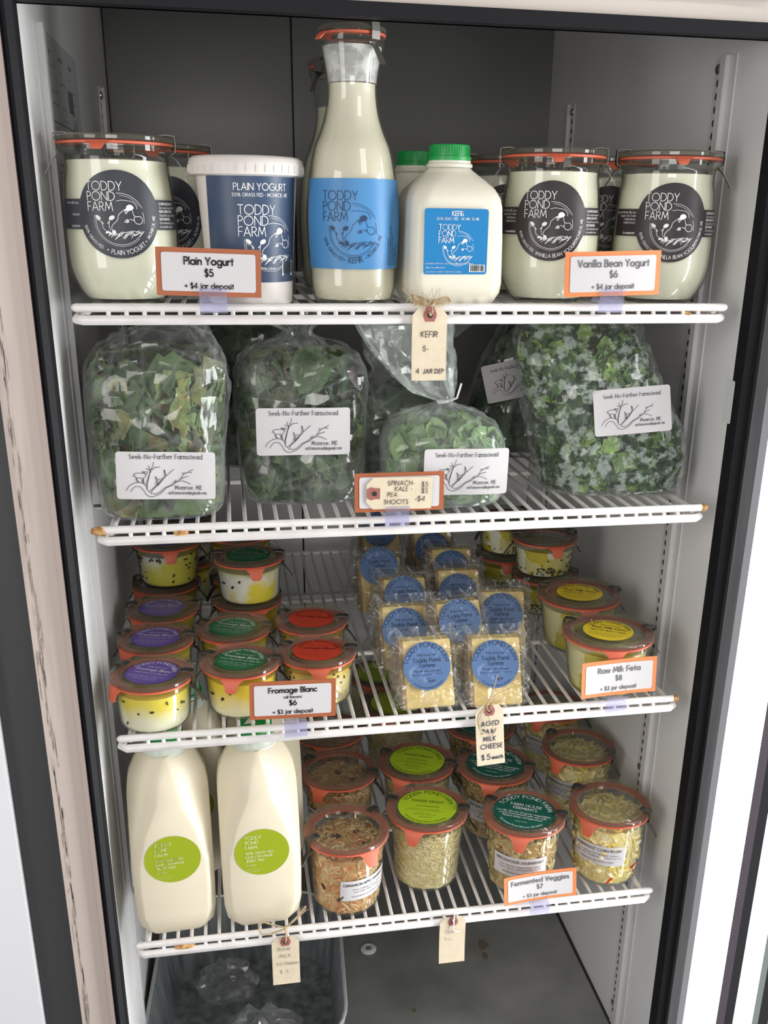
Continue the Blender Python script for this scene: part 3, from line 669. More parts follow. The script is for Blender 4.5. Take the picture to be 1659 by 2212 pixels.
# ---------------------------------------------------------------- stickers on the walls
def flatS(o, ux, uy, nrm):
    o, ux, uy, nrm = Vector(o), Vector(ux), Vector(uy), Vector(nrm)
    return lambda u, v, off=0: tuple(o+ux*u+uy*v+nrm*off)
rnd = random.Random(3)
t = empty('rating_sticker', (-WI, .25, 1.06)); tag(t, 'worn grey printed sticker high on the left wall', 'sticker')
S = flatS((.0004, 0, 0), (0, 1, 0), (0, 0, 1), (1, 0, 0))
rect_label('sheet', mat('sticker_grey', (.50, .51, .51), .4), t, S, .22, .185, .003)
ik = Ink()
for k in range(14):
    y = .075-k*.0115
    for x0 in (-.095, -.03, .04):
        if rnd.random() < .75: ik.fine(x0, x0+rnd.uniform(.02, .05), y, .0042 if k else .007, rnd)
ik.rect(.02, .03, .055, .052); ik.rect(-.1, .012, .05, .0135); ik.rect(-.1, -.035, .05, -.0342)
for k in range(26):
    a, c = .062+rnd.gauss(0, .012), rnd.uniform(-.085, .03); ik.pen([(a, c), (a+rnd.uniform(-.008, .016), c-rnd.uniform(.01, .03))], rnd.uniform(.002, .005))
ik.obj('print', M['greyink'], t, S, .0006)
t = empty('blank_sticker', (WI, .013, .805)); tag(t, 'small blank translucent sticker on the right wall', 'sticker')
rect_label('sheet', mat('sticker_pale', (.70, .70, .69), .35), t, flatS((-.0004, 0, 0), (0, 1, 0), (0, 0, 1), (-1, 0, 0)), .018, .046, .002)

# ---------------------------------------------------------------- clip-top glass jars
def clamp_me(L, H):
    pts = [(L-.014, H+.0012), (L-.008, H+.0022), (L+.0006, H+.0012), (L+.0012, H-.006), (L+.0008, H-.0125), (L-.0035, H-.0150), (L+.0015, H-.0195), (L+.0075, H-.0285), (L+.0105, H-.0335)]
    b = MB(); w = .0048
    def ring(i, ww):
        r, z = pts[i]; p0 = pts[max(i-1, 0)]; p1 = pts[min(i+1, len(pts)-1)]; tx, tz = p1[0]-p0[0], p1[1]-p0[1]; l = math.hypot(tx, tz); nx, nz = -tz/l*.0004, tx/l*.0004
        return [(-ww, -(r+nx), z+nz), (ww, -(r+nx), z+nz), (ww, -(r-nx), z-nz), (-ww, -(r-nx), z-nz)]
    b.rings([ring(i, w*(1 if i < 6 else .72)) for i in range(len(pts))])
    return b.mesh('clamp', M['clamp'], smooth=False)
def jar_shell(t, prof, L, H, tab=0, clamps=(90, -90), lidglass='lidglass', lip=.0012, tabw=.016, tabdrop=.017):
    """glass body, glass lid, rubber ring with its pull tab, spring clamps"""
    b = MB(); b.lathe(prof+[(L-.0035, H-.0155), (L-.0012, H-.0135), (L-.0012, H-.0086), (L-.0060, H-.0082)], 48, cap0=True, cap1=False); b.obj('glass_body', M['glass'], t)
    b = MB(); b.lathe([(0, H-.0095), (L-.014, H-.0095), (L-.0115, H-.0062)], 48, 0, False, False)
    b.lathe([(L-.0115, H-.0062), (L-.002, H-.0058), (L, H-.0046), (L, H-.0018), (L-.0012, H-.0004), (L-.0028, H), (L-.0042, H-.0009), (L-.0056, H), (L-.0070, H-.0009), (L-.0084, H), (L-.0098, H-.0003), (L-.0118, H-.0012), (L-.0138, H-.0036)], 48, 1, False, False)
    b.lathe([(L-.0138, H-.0036), (0, H-.0036)], 48, 0, False, False); b.obj('glass_lid', [M[lidglass], M['lidrim']], t)
    b = MB(); b.lathe([(L-.011, H-.0083), (L-.0006, H-.0083), (L-.0006, H-.0062), (L-.011, H-.0062), (L-.011, H-.0083)], 48, cap0=False, cap1=False)
    rows = [(0, -.0002, tabw*1.05, 0), (.25, .0012, tabw*.82, .1), (.55, .0020, tabw*.55, .35), (.85, .0026, tabw*.42, .8), (1, .0020, tabw*.30, 1)]
    rr = []
    for k, out, hw, dn in rows:
        z = H-.0068-tabdrop*dn; rad = L+out-.0005+.0035*dn
        rr.append([(a*hw, -(math.sqrt(max(rad*rad-(a*hw)**2, 1e-6))), z) for a in (-1, -.5, 0, .5, 1)]+[(a*hw, -(math.sqrt(max(rad*rad-(a*hw)**2, 1e-6))-.0018), z) for a in (1, .5, 0, -.5, -1)])
    m = Matrix.Rotation(R(tab), 3, 'Z')
    rr = [[tuple(m @ Vector(p)) for p in q] for q in rr]
    b.rings(rr); b.obj('rubber_ring', M['rubber'], t)
    me = clamp_me(L, H)
    for a in clamps:
        o = D.objects.new('clamp', me); o.rotation_euler = (0, 0, R(a)); link(o, t)
def jar_fill(t, prof, zc, m, inset=.0022, name='contents', dome=.002):
    p = []; top = [q for q in prof if q[1] < zc]
    for r, z in top: p.append((max(r-inset, .001), max(z, .0045)))
    rt = interp([(z, r) for r, z in prof], zc)-inset
    p += [(rt, zc-.0006), (rt*.6, zc+dome*.7), (0, zc+dome)]
    return MB().lathe(p, 44, cap0=True, cap1=False).obj(name, m, t)
def bodyS(prof, phi):
    tab = [(z, r) for r, z in prof]
    def S(u, v, off):
        r = interp(tab, v)+off; a = R(phi)+u/interp(tab, v); return (r*math.sin(a), -r*math.cos(a), v)
    return S
def bodyS2(prof, phi, zc):
    S0 = bodyS(prof, phi); return lambda u, v, off: S0(u, zc+v, off)
def lidS(H, rot):
    c, s = math.cos(R(rot)), math.sin(R(rot)); return lambda u, v, off: (u*c-v*s, u*s+v*c, H+off)
def scatter(t, name, m, prof, z0, z1, n, rnd, dims, inset=.0018, arc=None):
    b = MB(); tab = [(z, r) for r, z in prof]
    for k in range(n):
        z = rnd.uniform(z0, z1); a = rnd.uniform(0, 2*PI) if arc is None else rnd.gauss(-.1, arc*.5); r = interp(tab, z)-inset
        rot = Matrix.Rotation(a, 3, 'Z') @ Matrix.Rotation(rnd.uniform(0, PI), 3, 'Y') @ Matrix.Rotation(rnd.uniform(-.4, .4), 3, 'X')
        d = [x*rnd.uniform(.6, 1.2) for x in dims]
        b.box((r*math.sin(a), -r*math.cos(a), z), (d[0], d[1], d[2]), 0, rot)
    o = b.obj(name, m, t, False); o['kind'] = 'stuff'; return o
def shreds(t, m, prof, z0, z1, n, rnd, wd=.0012, ln=.02, top=True, curl=1.0, chunk=0):
    b = MB(); tab = [(z, r) for r, z in prof]
    for k in range(n):
        w = wd*rnd.uniform(.6, 1.5); L = ln*rnd.uniform(.5, 1.4); ns = 6
        dirn = rnd.uniform(0, 2*PI); cv = rnd.uniform(-1, 1)*curl
        if top and k % 3 == 0:
            rr = (interp(tab, z1)-.004)*math.sqrt(rnd.random()); a = rnd.uniform(0, 2*PI); x, y = rr*math.sin(a), rr*math.cos(a); pts = []
            zz = z1+rnd.uniform(-.001, .003)
            for i in range(ns):
                pts.append((x, y, zz+.0012*math.sin(i*1.3+k))); dirn += cv*.5; x += L/ns*math.cos(dirn); y += L/ns*math.sin(dirn)
                lim = interp(tab, z1)-.003; q = math.hypot(x, y)
                if q > lim: x *= lim/q; y *= lim/q
        else:
            a = rnd.uniform(0, 2*PI); z = rnd.uniform(z0, z1); pts = []; dep = rnd.uniform(.0012, .003)
            for i in range(ns):
                r = interp(tab, z)-dep; pts.append((r*math.sin(a), -r*math.cos(a), z)); dirn += cv*.5
                a += L/ns*math.cos(dirn)/r; z = min(max(z+L/ns*math.sin(dirn), z0), z1)
        b.tube(pts, [w*.5]+[w]*(ns-2)+[w*.4], 4, caps=True)
    o = b.obj('shreds', m, t); o['kind'] = 'stuff'; return o

# big tulip yogurt jars
TUL = smoothprof([(.031, 0), (.034, .0006), (.043, .0105), (.0508, .0287), (.0528, .0505), (.0523, .072), (.0495, .1056), (.0475, .122), (.0480, .130)], 4)
def yogurt_jar(kind, loc, rz, label, group):
    t = empty('yogurt_jar', loc, R(rz)); tag(t, label, 'jar', group)
    lm = M['slate'] if kind == 'plain' else M['brown']
    jar_shell(t, TUL, .054, .148, tab=-14 if kind == 'plain' else 4, clamps=(86, -86), tabw=.012, tabdrop=.007)
    jar_fill(t, TUL, .127, M['cream'])
    zc = .0800; S = bodyS2(TUL, 0, zc)
    lo = disc_label('label', lm, t, S, .0378, .0004)
    bd = rect_label('label_band', lm, t, S, .136, .026, 0, .00035, 40, 4)
    ik = Ink(); tpf(ik, -.0272, .0205, .0074, lead=1.17); cow_logo(ik, .0010, -.0045, .0214)
    ik.arc('100% GRASS FED', 0, 0, .0338, 219, .0026, .12, False, track=.22); ik.arc('~', 0, 0, .0338, 249, .0030, .3, False)
    if kind == 'plain': ik.arc('PLAIN YOGURT', 0, 0, .0346, 283, .0038, .11, False); ik.arc('~', 0, 0, .0338, 315, .003, .3, False); ik.arc('MONROE, ME', 0, 0, .0338, 340, .0028, .12, False)
    else: ik.arc('VANILLA BEAN YOGURT', 0, 0, .0346, 286, .0034, .11, False); ik.arc('~', 0, 0, .0338, 322, .003, .3, False); ik.arc('MONROE, ME', 0, 0, .0338, 345, .0028, .12, False)
    ik.obj('lettering', M['white'], lo, S, .0008)
    ik = Ink()
    for k, (s_, bold) in enumerate((('COMPASSIONATE', 1), ('Our cows keep their', 0), ('100% GRASS FED', 1), ('Good for you. Good', 0), ('SUSTAINABLE', 1), ('Our artisanal yogurt', 0), ('in reusable glass', 0))):
        ik.text(s_, .0390, .0088-k*.0033, .0019, .17 if bold else .11, 'l')
    for k, s_ in enumerate(('Grass Fed Whole Milk, Live', 'Organic Fair Trade', 'Vanilla Beans,', 'Vanilla Extract.', '', '', 'Unpasteurized') if kind != 'plain' else ('Whole Milk, Live', '', '', 'Cultured', '', '', '')):
        if s_: ik.text(s_, -.0380, .0088-k*.0033, .0019, .11, 'r')
    ik.text('$4 DEPOSIT', -.0380, -.0112, .0016, .14, 'r')
    ik.obj('band_lettering', M['white'], bd, S, .0007)
    return t
z = ZS[0]
yp = yogurt_jar('plain', (-.2805, .062, z), 3, 'plain yogurt glass jar with dark slate label, front left', 'plain yogurt glass jars')
dup(yp, (-.249, .182, z), R(12), 'plain yogurt glass jar half hidden behind the front one and the plastic tub')
yv = yogurt_jar('vanilla', (.1525, .078, z), -17, 'vanilla bean yogurt jar beside the green-capped jug', 'vanilla bean yogurt glass jars')
dup(yv, (.2735, .066, z), R(-14), 'vanilla bean yogurt jar at the right end of the top shelf')
dup(yv, (.145, .205, z), R(-20), 'vanilla bean yogurt jar behind the green-capped jug, only rim showing')
dup(yv, (.2600, .195, z), R(-20), 'vanilla bean yogurt jar hidden behind the gap of the two front ones')

# white plastic yogurt tub
t = empty('yogurt_tub', (-.1605, .056, z)); tag(t, 'white plastic tub of plain yogurt with navy label', 'tub')
TB = [(.0395, 0), (.0405, .0008), (.0415, .02), (.0475, .112), (.0485, .118)]
MB().lathe(TB, 56, cap1=True).obj('tub_body', M['tub'], t)
b = MB(); b.lathe([(.0500, .1150), (.0545, .1165), (.0548, .1250), (.0535, .1300), (.0500, .1325), (.0470, .1325), (.0460, .1312), (0, .1312)], 56, cap0=True, cap1=False)
for k in range(40):
    a = 2*PI*k/40; b.box((.0546*math.sin(a), -.0546*math.cos(a), .1215), (.0022, .0012, .0065), 0, Matrix.Rotation(a, 3, 'Z'))
b.obj('tub_lid', M['tub'], t)
S = bodyS2(TB, 8, .0680)
lb = rect_label('label', M['navy'], t, S, .100, .094, .0012, .0004, 26, 10)
ik = Ink(); ik.text('PLAIN YOGURT', .006, .0350, .0058, .11); ik.text('100% GRASS FED ~ MONROE, ME', .006, .0295, .0029, .12)
tpf(ik, -.0165, .0140, .0082, lead=1.17); cow_logo(ik, .0135, -.0120, .0235)
ik.text('Grass Fed Milk, Live Active Cultures', .018, -.0345, .0017, .12, 'r'); ik.rect(.0265, -.0412, .0440, -.0275)
ik.obj('lettering', M['white'], lb, S, .0008)
ik = Ink(); rnd = random.Random(8); x = .0275
while x < .043:
    wd = rnd.choice((.0005, .0008, .0012)); ik.rect(x, -.0390, x+wd, -.0282); x += wd+rnd.choice((.0005, .0008))
ik.obj('barcode', M['ink'], lb, S, .0011)

# tall kefir carafes
CAR = smoothprof([(.034, 0), (.0385, .003), (.0425, .016), (.0435, .031), (.0452, .060), (.0455, .0857), (.0432, .111), (.0420, .1215), (.0375, .1421), (.0318, .1557), (.0272, .1691), (.0247, .1824), (.0238, .1956), (.0253, .2086), (.0287, .2266), (.0298, .231)], 4)
t = empty('kefir_carafe', (-.0585, .052, z), R(-4)); tag(t, 'tall kefir carafe with blue label and orange gasket at front', 'bottle', 'kefir carafes')
jar_shell(t, CAR, .0320, .2455, tab=-62, clamps=(38, -140), tabw=.012, tabdrop=.006)
jar_fill(t, CAR, .1985, M['carafe_milk'])
b = MB(); p = [(r-.0012, zz) for r, zz in CAR if .197 < zz < .229]; b.lathe(p, 40, cap0=False, cap1=False); b.obj('kefir_film', M['residue'], t)
S = bodyS2(CAR, 4, .0745)
lb = rect_label('label', M['blue'], t, S, .122, .081, .003, .0004, 30, 10)
ik = Ink(); tpf(ik, -.0350, .0215, .0080, lead=1.17); cow_logo(ik, -.0050, -.0055, .0225)
ik.arc('100% GRASS FED', -.0060, -.0045, .0300, 224, .0030, .12, False); ik.arc('- KEFIR -', -.0060, -.0045, .0305, 276, .0052, .13, False); ik.arc('MONROE, ME', -.0060, -.0045, .0300, 325, .0032, .12, False)
for k in range(5): ik.text(('Live and active cultures', 'Good for you. Good for the land', 'Our cows keep their horns', 'In reusable glass', 'Please keep cold')[k], .0330+k*.0034, -.0370, .0018, .13, 'l', PI/2)
ik.obj('lettering', mat('navy_ink', (.012, .035, .10), .5), lb, S, .0008)
dup(t, (-.0500, .272, z), R(95), 'kefir carafe standing behind the front one, only neck showing', skip=('kefir_film',))

# quart kefir jug with green cap
def sq_ring(hx, hy, z, c, n=6, cx=0, cy=0):
    """rounded/chamfered rectangle ring with corner radius c"""
    out = []
    for qx, qy, a0 in ((1, -1, -90), (1, 1, 0), (-1, 1, 90), (-1, -1, 180)):
        for k in range(n+1):
            a = R(a0+90*k/n); out.append((cx+qx*(hx-c)+c*math.cos(a), cy+qy*(hy-c)+c*math.sin(a), z))
    return out
def jug_cap(t, r, z0, z1, m, mark=False):
    b = MB(); b.lathe([(r*1.08, z0), (r*1.09, z0+.0035), (r*1.0, z0+.004), (r*1.0, z1-.0015), (r*.96, z1), (0, z1)], 40, cap0=True, cap1=False)
    for k in range(48):
        a = 2*PI*k/48; b.box((r*math.sin(a), -r*math.cos(a), (z0+z1)/2+.0012), (.0009, .0008, z1-z0-.007), 0, Matrix.Rotation(a, 3, 'Z'))
    o = b.obj('cap', m, t)
    return o
def kefir_jug(loc, rz, label):
    t = empty('kefir_jug', loc, R(rz)); tag(t, label, 'jug', 'quart kefir jugs')
    rows = [(.034, 0, .012), (.041, .0015, .014), (.0468, .012, .015), (.0478, .022, .014), (.0472, .062, .014), (.0462, .092, .015), (.0448, .100, .016), (.0405, .1085, .018), (.034, .1155, .020), (.0275, .1215, .0215), (.0222, .1262, .0215), (.0218, .1275, .0217)]
    b = MB(); b.rings([sq_ring(h, h*.93, zz, c) for h, zz, c in rows]); b.lathe([(.0218, .1275), (.0228, .1285), (.0228, .1305), (.0210, .1315), (.0208, .136)], 32, cap0=False)
    b.obj('jug_body', M['jug2'], t, angle=50)
    jug_cap(t, .0195, .1338, .1480, M['green_cap'])
    S = flatS((-.0045, -.0450, .0600), (1, 0, 0), (0, -.010, 1), (0, -1, 0))
    lb = rect_label('label', M['kblue'], t, S, .0640, .0600, .0025, .0004)
    ik = Ink(); ik.text('KEFIR', .001, .0235, .0042, .13); ik.text('100% GRASS FED ~ MONROE, ME', .001, .0198, .0022, .13); tpf(ik, -.0175, .0108, .0050, .1, lead=1.17); cow_logo(ik, .0025, -.0062, .0150)
    for k, s_ in enumerate(('Ingredients: 100% Grass Fed Whole Milk, Live Kefir Cultures', '1 Liter  Heart-Nourished', 'Separation is natural  Shake before serving')): ik.text(s_, -.0300, -.0205-k*.0038, .0014, .13, 'l')
    ik.rect(.0140, -.0277, .0298, -.0210); ik.obj('lettering', M['white'], lb, S, .0008)
    ik = Ink(); rn = random.Random(5); x = .0152
    while x < .0288:
        wd = rn.choice((.0004, .0007, .001)); ik.rect(x, -.0272, x+wd, -.0214); x += wd+rn.choice((.0004, .0007))
    ik.obj('barcode', M['ink'], lb, S, .0011)
    return t
kj = kefir_jug((.0370, .050, z), 4, 'green-capped plastic kefir jug with bright blue label in front')
dup(kj, (.0240, .165, z), R(4), 'green-capped kefir jug in the shade behind the front jug')

# half-gallon milk jugs on the lowest shelf
def milk_jug(loc, rz, label):
    t = empty('milk_jug', loc, R(rz)); tag(t, label, 'jug', 'half gallon milk jugs')
    rows = [(.029, .030, 0, .009), (.038, .040, .0022, .012), (.0432, .0458, .012, .012), (.0462, .0488, .034, .009), (.0468, .0492, .070, .008), (.0468, .0492, .105, .009), (.0468, .0491, .145, .018), (.0466, .0488, .183, .033), (.0458, .0474, .192, .0335), (.0436, .0440, .206, .034), (.0352, .0352, .2255, .031), (.0285, .0285, .2345, .0265)]
    b = MB()
    rings = []
    for hx, hy, zz, c in rows:
        e = max(.0002, min(.0026, c*.25, (hx-c)*.45, (hy-c)*.45)); out = []
        for qx, qy, fl in ((1, -1, 0), (1, 1, 1), (-1, 1, 0), (-1, -1, 1)):
            cs = [(hx-c-e, hy), (hx-c+e*.5, hy-e*.45), (hx-c*.5, hy-c*.5-e*.05), (hx-e*.45, hy-c+e*.5), (hx, hy-c-e)]
            if fl: cs = cs[::-1]
            out += [(qx*x, qy*y, zz) for x, y in cs]
        rings.append(out)
    b.rings(rings); b.obj('jug_body', M['jug'], t, angle=34)
    MB().lathe([(.0258, .2325), (.0262, .2352), (.0240, .2385), (.0232, .2420), (.0205, .2430), (.0205, .2490)], 32, cap0=False).obj('neck', M['neckplastic'], t)
    cp = jug_cap(t, .0205, .2465, .2620, M['green_cap'])
    ik = Ink(); ik.poly([(-.012, -.012), (.003, -.012), (-.0045, .004)]); ik.rect(.004, .000, .011, .009); ik.obj('cap_mark', M['white'], cp, lidS(.2620, 0), .0005)
    S = flatS((.0005, -.0493, .1120), (1, 0, 0), (0, 0, 1), (0, -1, 0))
    lb = disc_label('label', M['limemilk'], t, S, .0318, .0003, ry=.0315)
    ik = Ink()
    for k, (s_, sz) in enumerate((('TODDY', .0043), ('POND', .0043), ('FARM', .0043))): ik.text(s_, -.019, .0195-k*.0066, sz, .1, 'l')
    for k, s_ in enumerate(('100% GRASS FED', 'RAW CREAMLINE', 'JERSEY MILK')): ik.text(s_, -.019, -.0012-k*.0052, .0032, .1, 'l')
    ik.text('1/2 Gallon', -.019, -.0172, .0020, .1, 'l')
    for k in range(2): ik.fine(-.019, .002, -.0225-k*.003, .0014, random.Random(2+k), .12)
    ik.obj('lettering', mat('pale_ink', (.74, .76, .50), .6), lb, S, .0012)
    return t
z = ZS[3]
mj = milk_jug((-.2805, .056, z), 3, 'raw milk jug with lime oval label beside the left wall')
dup(mj, (-.1775, .054, z), R(2), 'raw milk jug with lime oval label next to the cinnamon sauerkraut jars')
dup(mj, (-.262, .165, z), R(-2), 'raw milk jug behind the one at the left wall')
dup(mj, (-.1665, .166, z), R(2), 'raw milk jug behind the one next to the sauerkraut')
# ---------------------------------------------------------------- small jars of fromage blanc
FRO = smoothprof([(.031, 0), (.0335, .0008), (.0378, .0065), (.0392, .016), (.0408, .036), (.0418, .0475)], 3)
FH, FL = .063, .0455
TPF = 'TODDY POND FARM'; M['redink'] = mat('dark_red_ink', (.14, .014, .008), .6)
def lid_label(t, m, ink, H, r, rot, lines, top, rad=None, off0=-.0034):
    S = lidS(H+off0, rot); lb = disc_label('label', m, t, S, r, .0003)
    ik = Ink(); ik.arc(TPF, 0, 0, (rad or r*.76), 90, top, .12)
    for s_, y, sz, wt in lines:
        if s_.startswith('#'): n = float(s_[1:])*r; ik.fine(-n, n, y*r, sz*r, random.Random(int(abs(y)*1000)+7), .14)
        elif s_.startswith('^'): ik.arc(s_[1:], 0, 0, y*r, 270, sz*r, wt, False)
        else: ik.text(s_, 0, y*r, sz*r, wt)
    ik.obj('lettering', ink, lb, S, .0006); return lb
def fromage(flav, fill, loc, label, tab, clamps, rot, group):
    t = empty('fromage_jar', loc); tag(t, label, 'jar', group)
    jar_shell(t, FRO, FL, FH, tab, clamps, tabw=.015, tabdrop=.015)
    jar_fill(t, FRO, .046, M[fill])
    rn = random.Random(hash(flav) % 7+1 if False else len(flav)+len(fill))
    if flav == 'purple':
        scatter(t, 'herb_flakes', M['herb'], FRO, .010, .042, 34 if fill == 'f_purple' else 30, rn, (.0035, .0022, .0014))
        if fill == 'f_chive': scatter(t, 'spice_flakes', M['spice'], FRO, .040, .0455, 46, rn, (.004, .003, .002))
    elif flav == 'green': scatter(t, 'peppercorns', M['herb'], FRO, .026, .036, 5, rn, (.0040, .0040, .0030))
    else: scatter(t, 'spice_flakes', M['spice'], FRO, .030, .045, 34, rn, (.0030, .0020, .0015))
    sub = {'purple': 'Fresh Herbs and Olive Oil', 'green': 'Lemon, Rosemary and Olive Oil', 'red': 'Spicy and Olive Oil'}[flav]
    lid_label(t, M[{'purple': 'purple', 'green': 'dgreen', 'red': 'red'}[flav]], M['white'] if flav != 'red' else M['redink'], FH, .0288, rot,
              [('100% Grass Fed', .38, .085, .11), ('Fromage Blanc', .10, .165, .14), (sub if flav != 'red' else '#.7', -.13, .088, .12), ('#.78', -.36, .07, 0), ('#.72', -.50, .07, 0), ('#.5', -.64, .06, 0)], .0046)
    return t
z = ZS[2]; G1 = 'herb fromage jars with purple lids'; G2 = 'lemon fromage jars with green lids'; G3 = 'fromage jars with red lids'
a = fromage('purple', 'f_purple', (-.2855, .036, z), 'frontmost purple-lidded fromage jar beside the left wall', -58, (-122, 76), -24, G1)
dup(a, (-.2875, .133, z), R(12), 'purple-lidded fromage jar directly behind the frontmost one')
dup(a, (-.2855, .2275, z), R(20), 'purple-lidded fromage jar third back in its row, in front of the two-high stack')
dup(a, (-.2860, .323, z), R(10), 'purple-lidded fromage jar at the bottom of the left two-high stack')
dup(a, (-.262, .424, z), R(40), 'purple-lidded fromage jar lowest in the rear corner stack')
dup(a, (-.262, .424, z+FH), R(70), 'purple-lidded fromage jar on top of the rear corner stack')
fromage('purple', 'f_chive', (-.2800, .316, z+FH), 'white herb-flecked fromage jar on top of the left two-high stack', 8, (-86, 84), -10, G1)
a = fromage('green', 'f_green', (-.1890, .056, z), 'front green-lidded fromage jar left of the price card', -14, (-112, 80), -24, G2)
dup(a, (-.1960, .152, z), R(2), 'green-lidded fromage jar directly behind the front green one')
dup(a, (-.1765, .2475, z), R(30), 'green-lidded fromage jar under the lifted white-filled jar')
dup(a, (-.1830, .343, z), R(50), 'green-lidded fromage jar lowest in the shaded stack at the back')
dup(a, (-.1830, .338, z+FH), R(20), 'green-lidded fromage jar on top of the shaded stack at the back')
fromage('green', 'f_white', (-.1735, .238, z+FH), 'white-filled green-lidded fromage jar stacked on another', 10, (-96, 84), -14, G2)
a = fromage('red', 'f_red', (-.1005, .068, z), 'front red-lidded fromage jar above the price card', -2, (-116, 86), -12, G3)
dup(a, (-.0995, .164, z), R(-6), 'red-lidded fromage jar behind the front red one')

# ---------------------------------------------------------------- feta jars
FET = smoothprof([(.036, 0), (.0385, .0008), (.0425, .006), (.0450, .018), (.0490, .048), (.0505, .0600)], 3)
SML = smoothprof([(.034, 0), (.036, .0008), (.0385, .005), (.0400, .016), (.0430, .040), (.0435, .0425)], 3)
def feta(kind, loc, label, tab, clamps, rot, group):
    t = empty('feta_jar', loc); tag(t, label, 'jar', group)
    if kind == 'yellow': jar_shell(t, FET, .0550, .0760, tab, clamps, tabw=.015, tabdrop=.017); jar_fill(t, FET, .0585, M['feta'])
    else:
        jar_shell(t, SML, .0470, .0580, tab, clamps, tabw=.015, tabdrop=.014); jar_fill(t, SML, .0410, M['fetaherb'])
        scatter(t, 'herb_flakes', M['herb'], SML, .006, .039, 30, random.Random(5), (.0034, .0022, .0012)); scatter(t, 'herb_sprigs', M['herb'], SML, .007, .018, 46, random.Random(6), (.0046, .0016, .0012), arc=.75)
    if kind == 'yellow':
        scatter(t, 'herb_flakes', M['herb'], FET, .006, .040, 14, random.Random(9), (.0030, .0026, .0018))
        lid_label(t, M['yellow'], M['ink'], .0760, .0300, rot, [('100% Grass Fed', .40, .085, .11), ('Raw Milk Feta', .12, .17, .13), ('Aged 60 days - 1 year', -.13, .105, .12), ('#.75', -.38, .07, 0), ('#.72', -.52, .07, 0), ('#.5', -.66, .06, 0)], .0047)
    return t
GF = 'feta jars'
a = feta('yellow', (.2465, .046, z), 'front feta jar with yellow lid label above its price card', -12, (-130, 84), -30, GF)
dup(a, (.2550, .171, z), R(6), 'yellow-labelled feta jar directly behind the front one')
c = feta('herb', (.2445, .296, z+.0580), 'herb-speckled feta jar on top of the right-hand stack', 4, (-100, 96), 0, GF)
dup(c, (.2500, .300, z), R(-14), 'herb-speckled feta jar at the bottom of the right-hand stack')
dup(c, (.2200, .3960, z), R(-18), 'herb-speckled feta jar lowest in the far shaded stack')
dup(c, (.2180, .3980, z+.0580), R(30), 'herb-speckled feta jar on top of the far shaded stack')

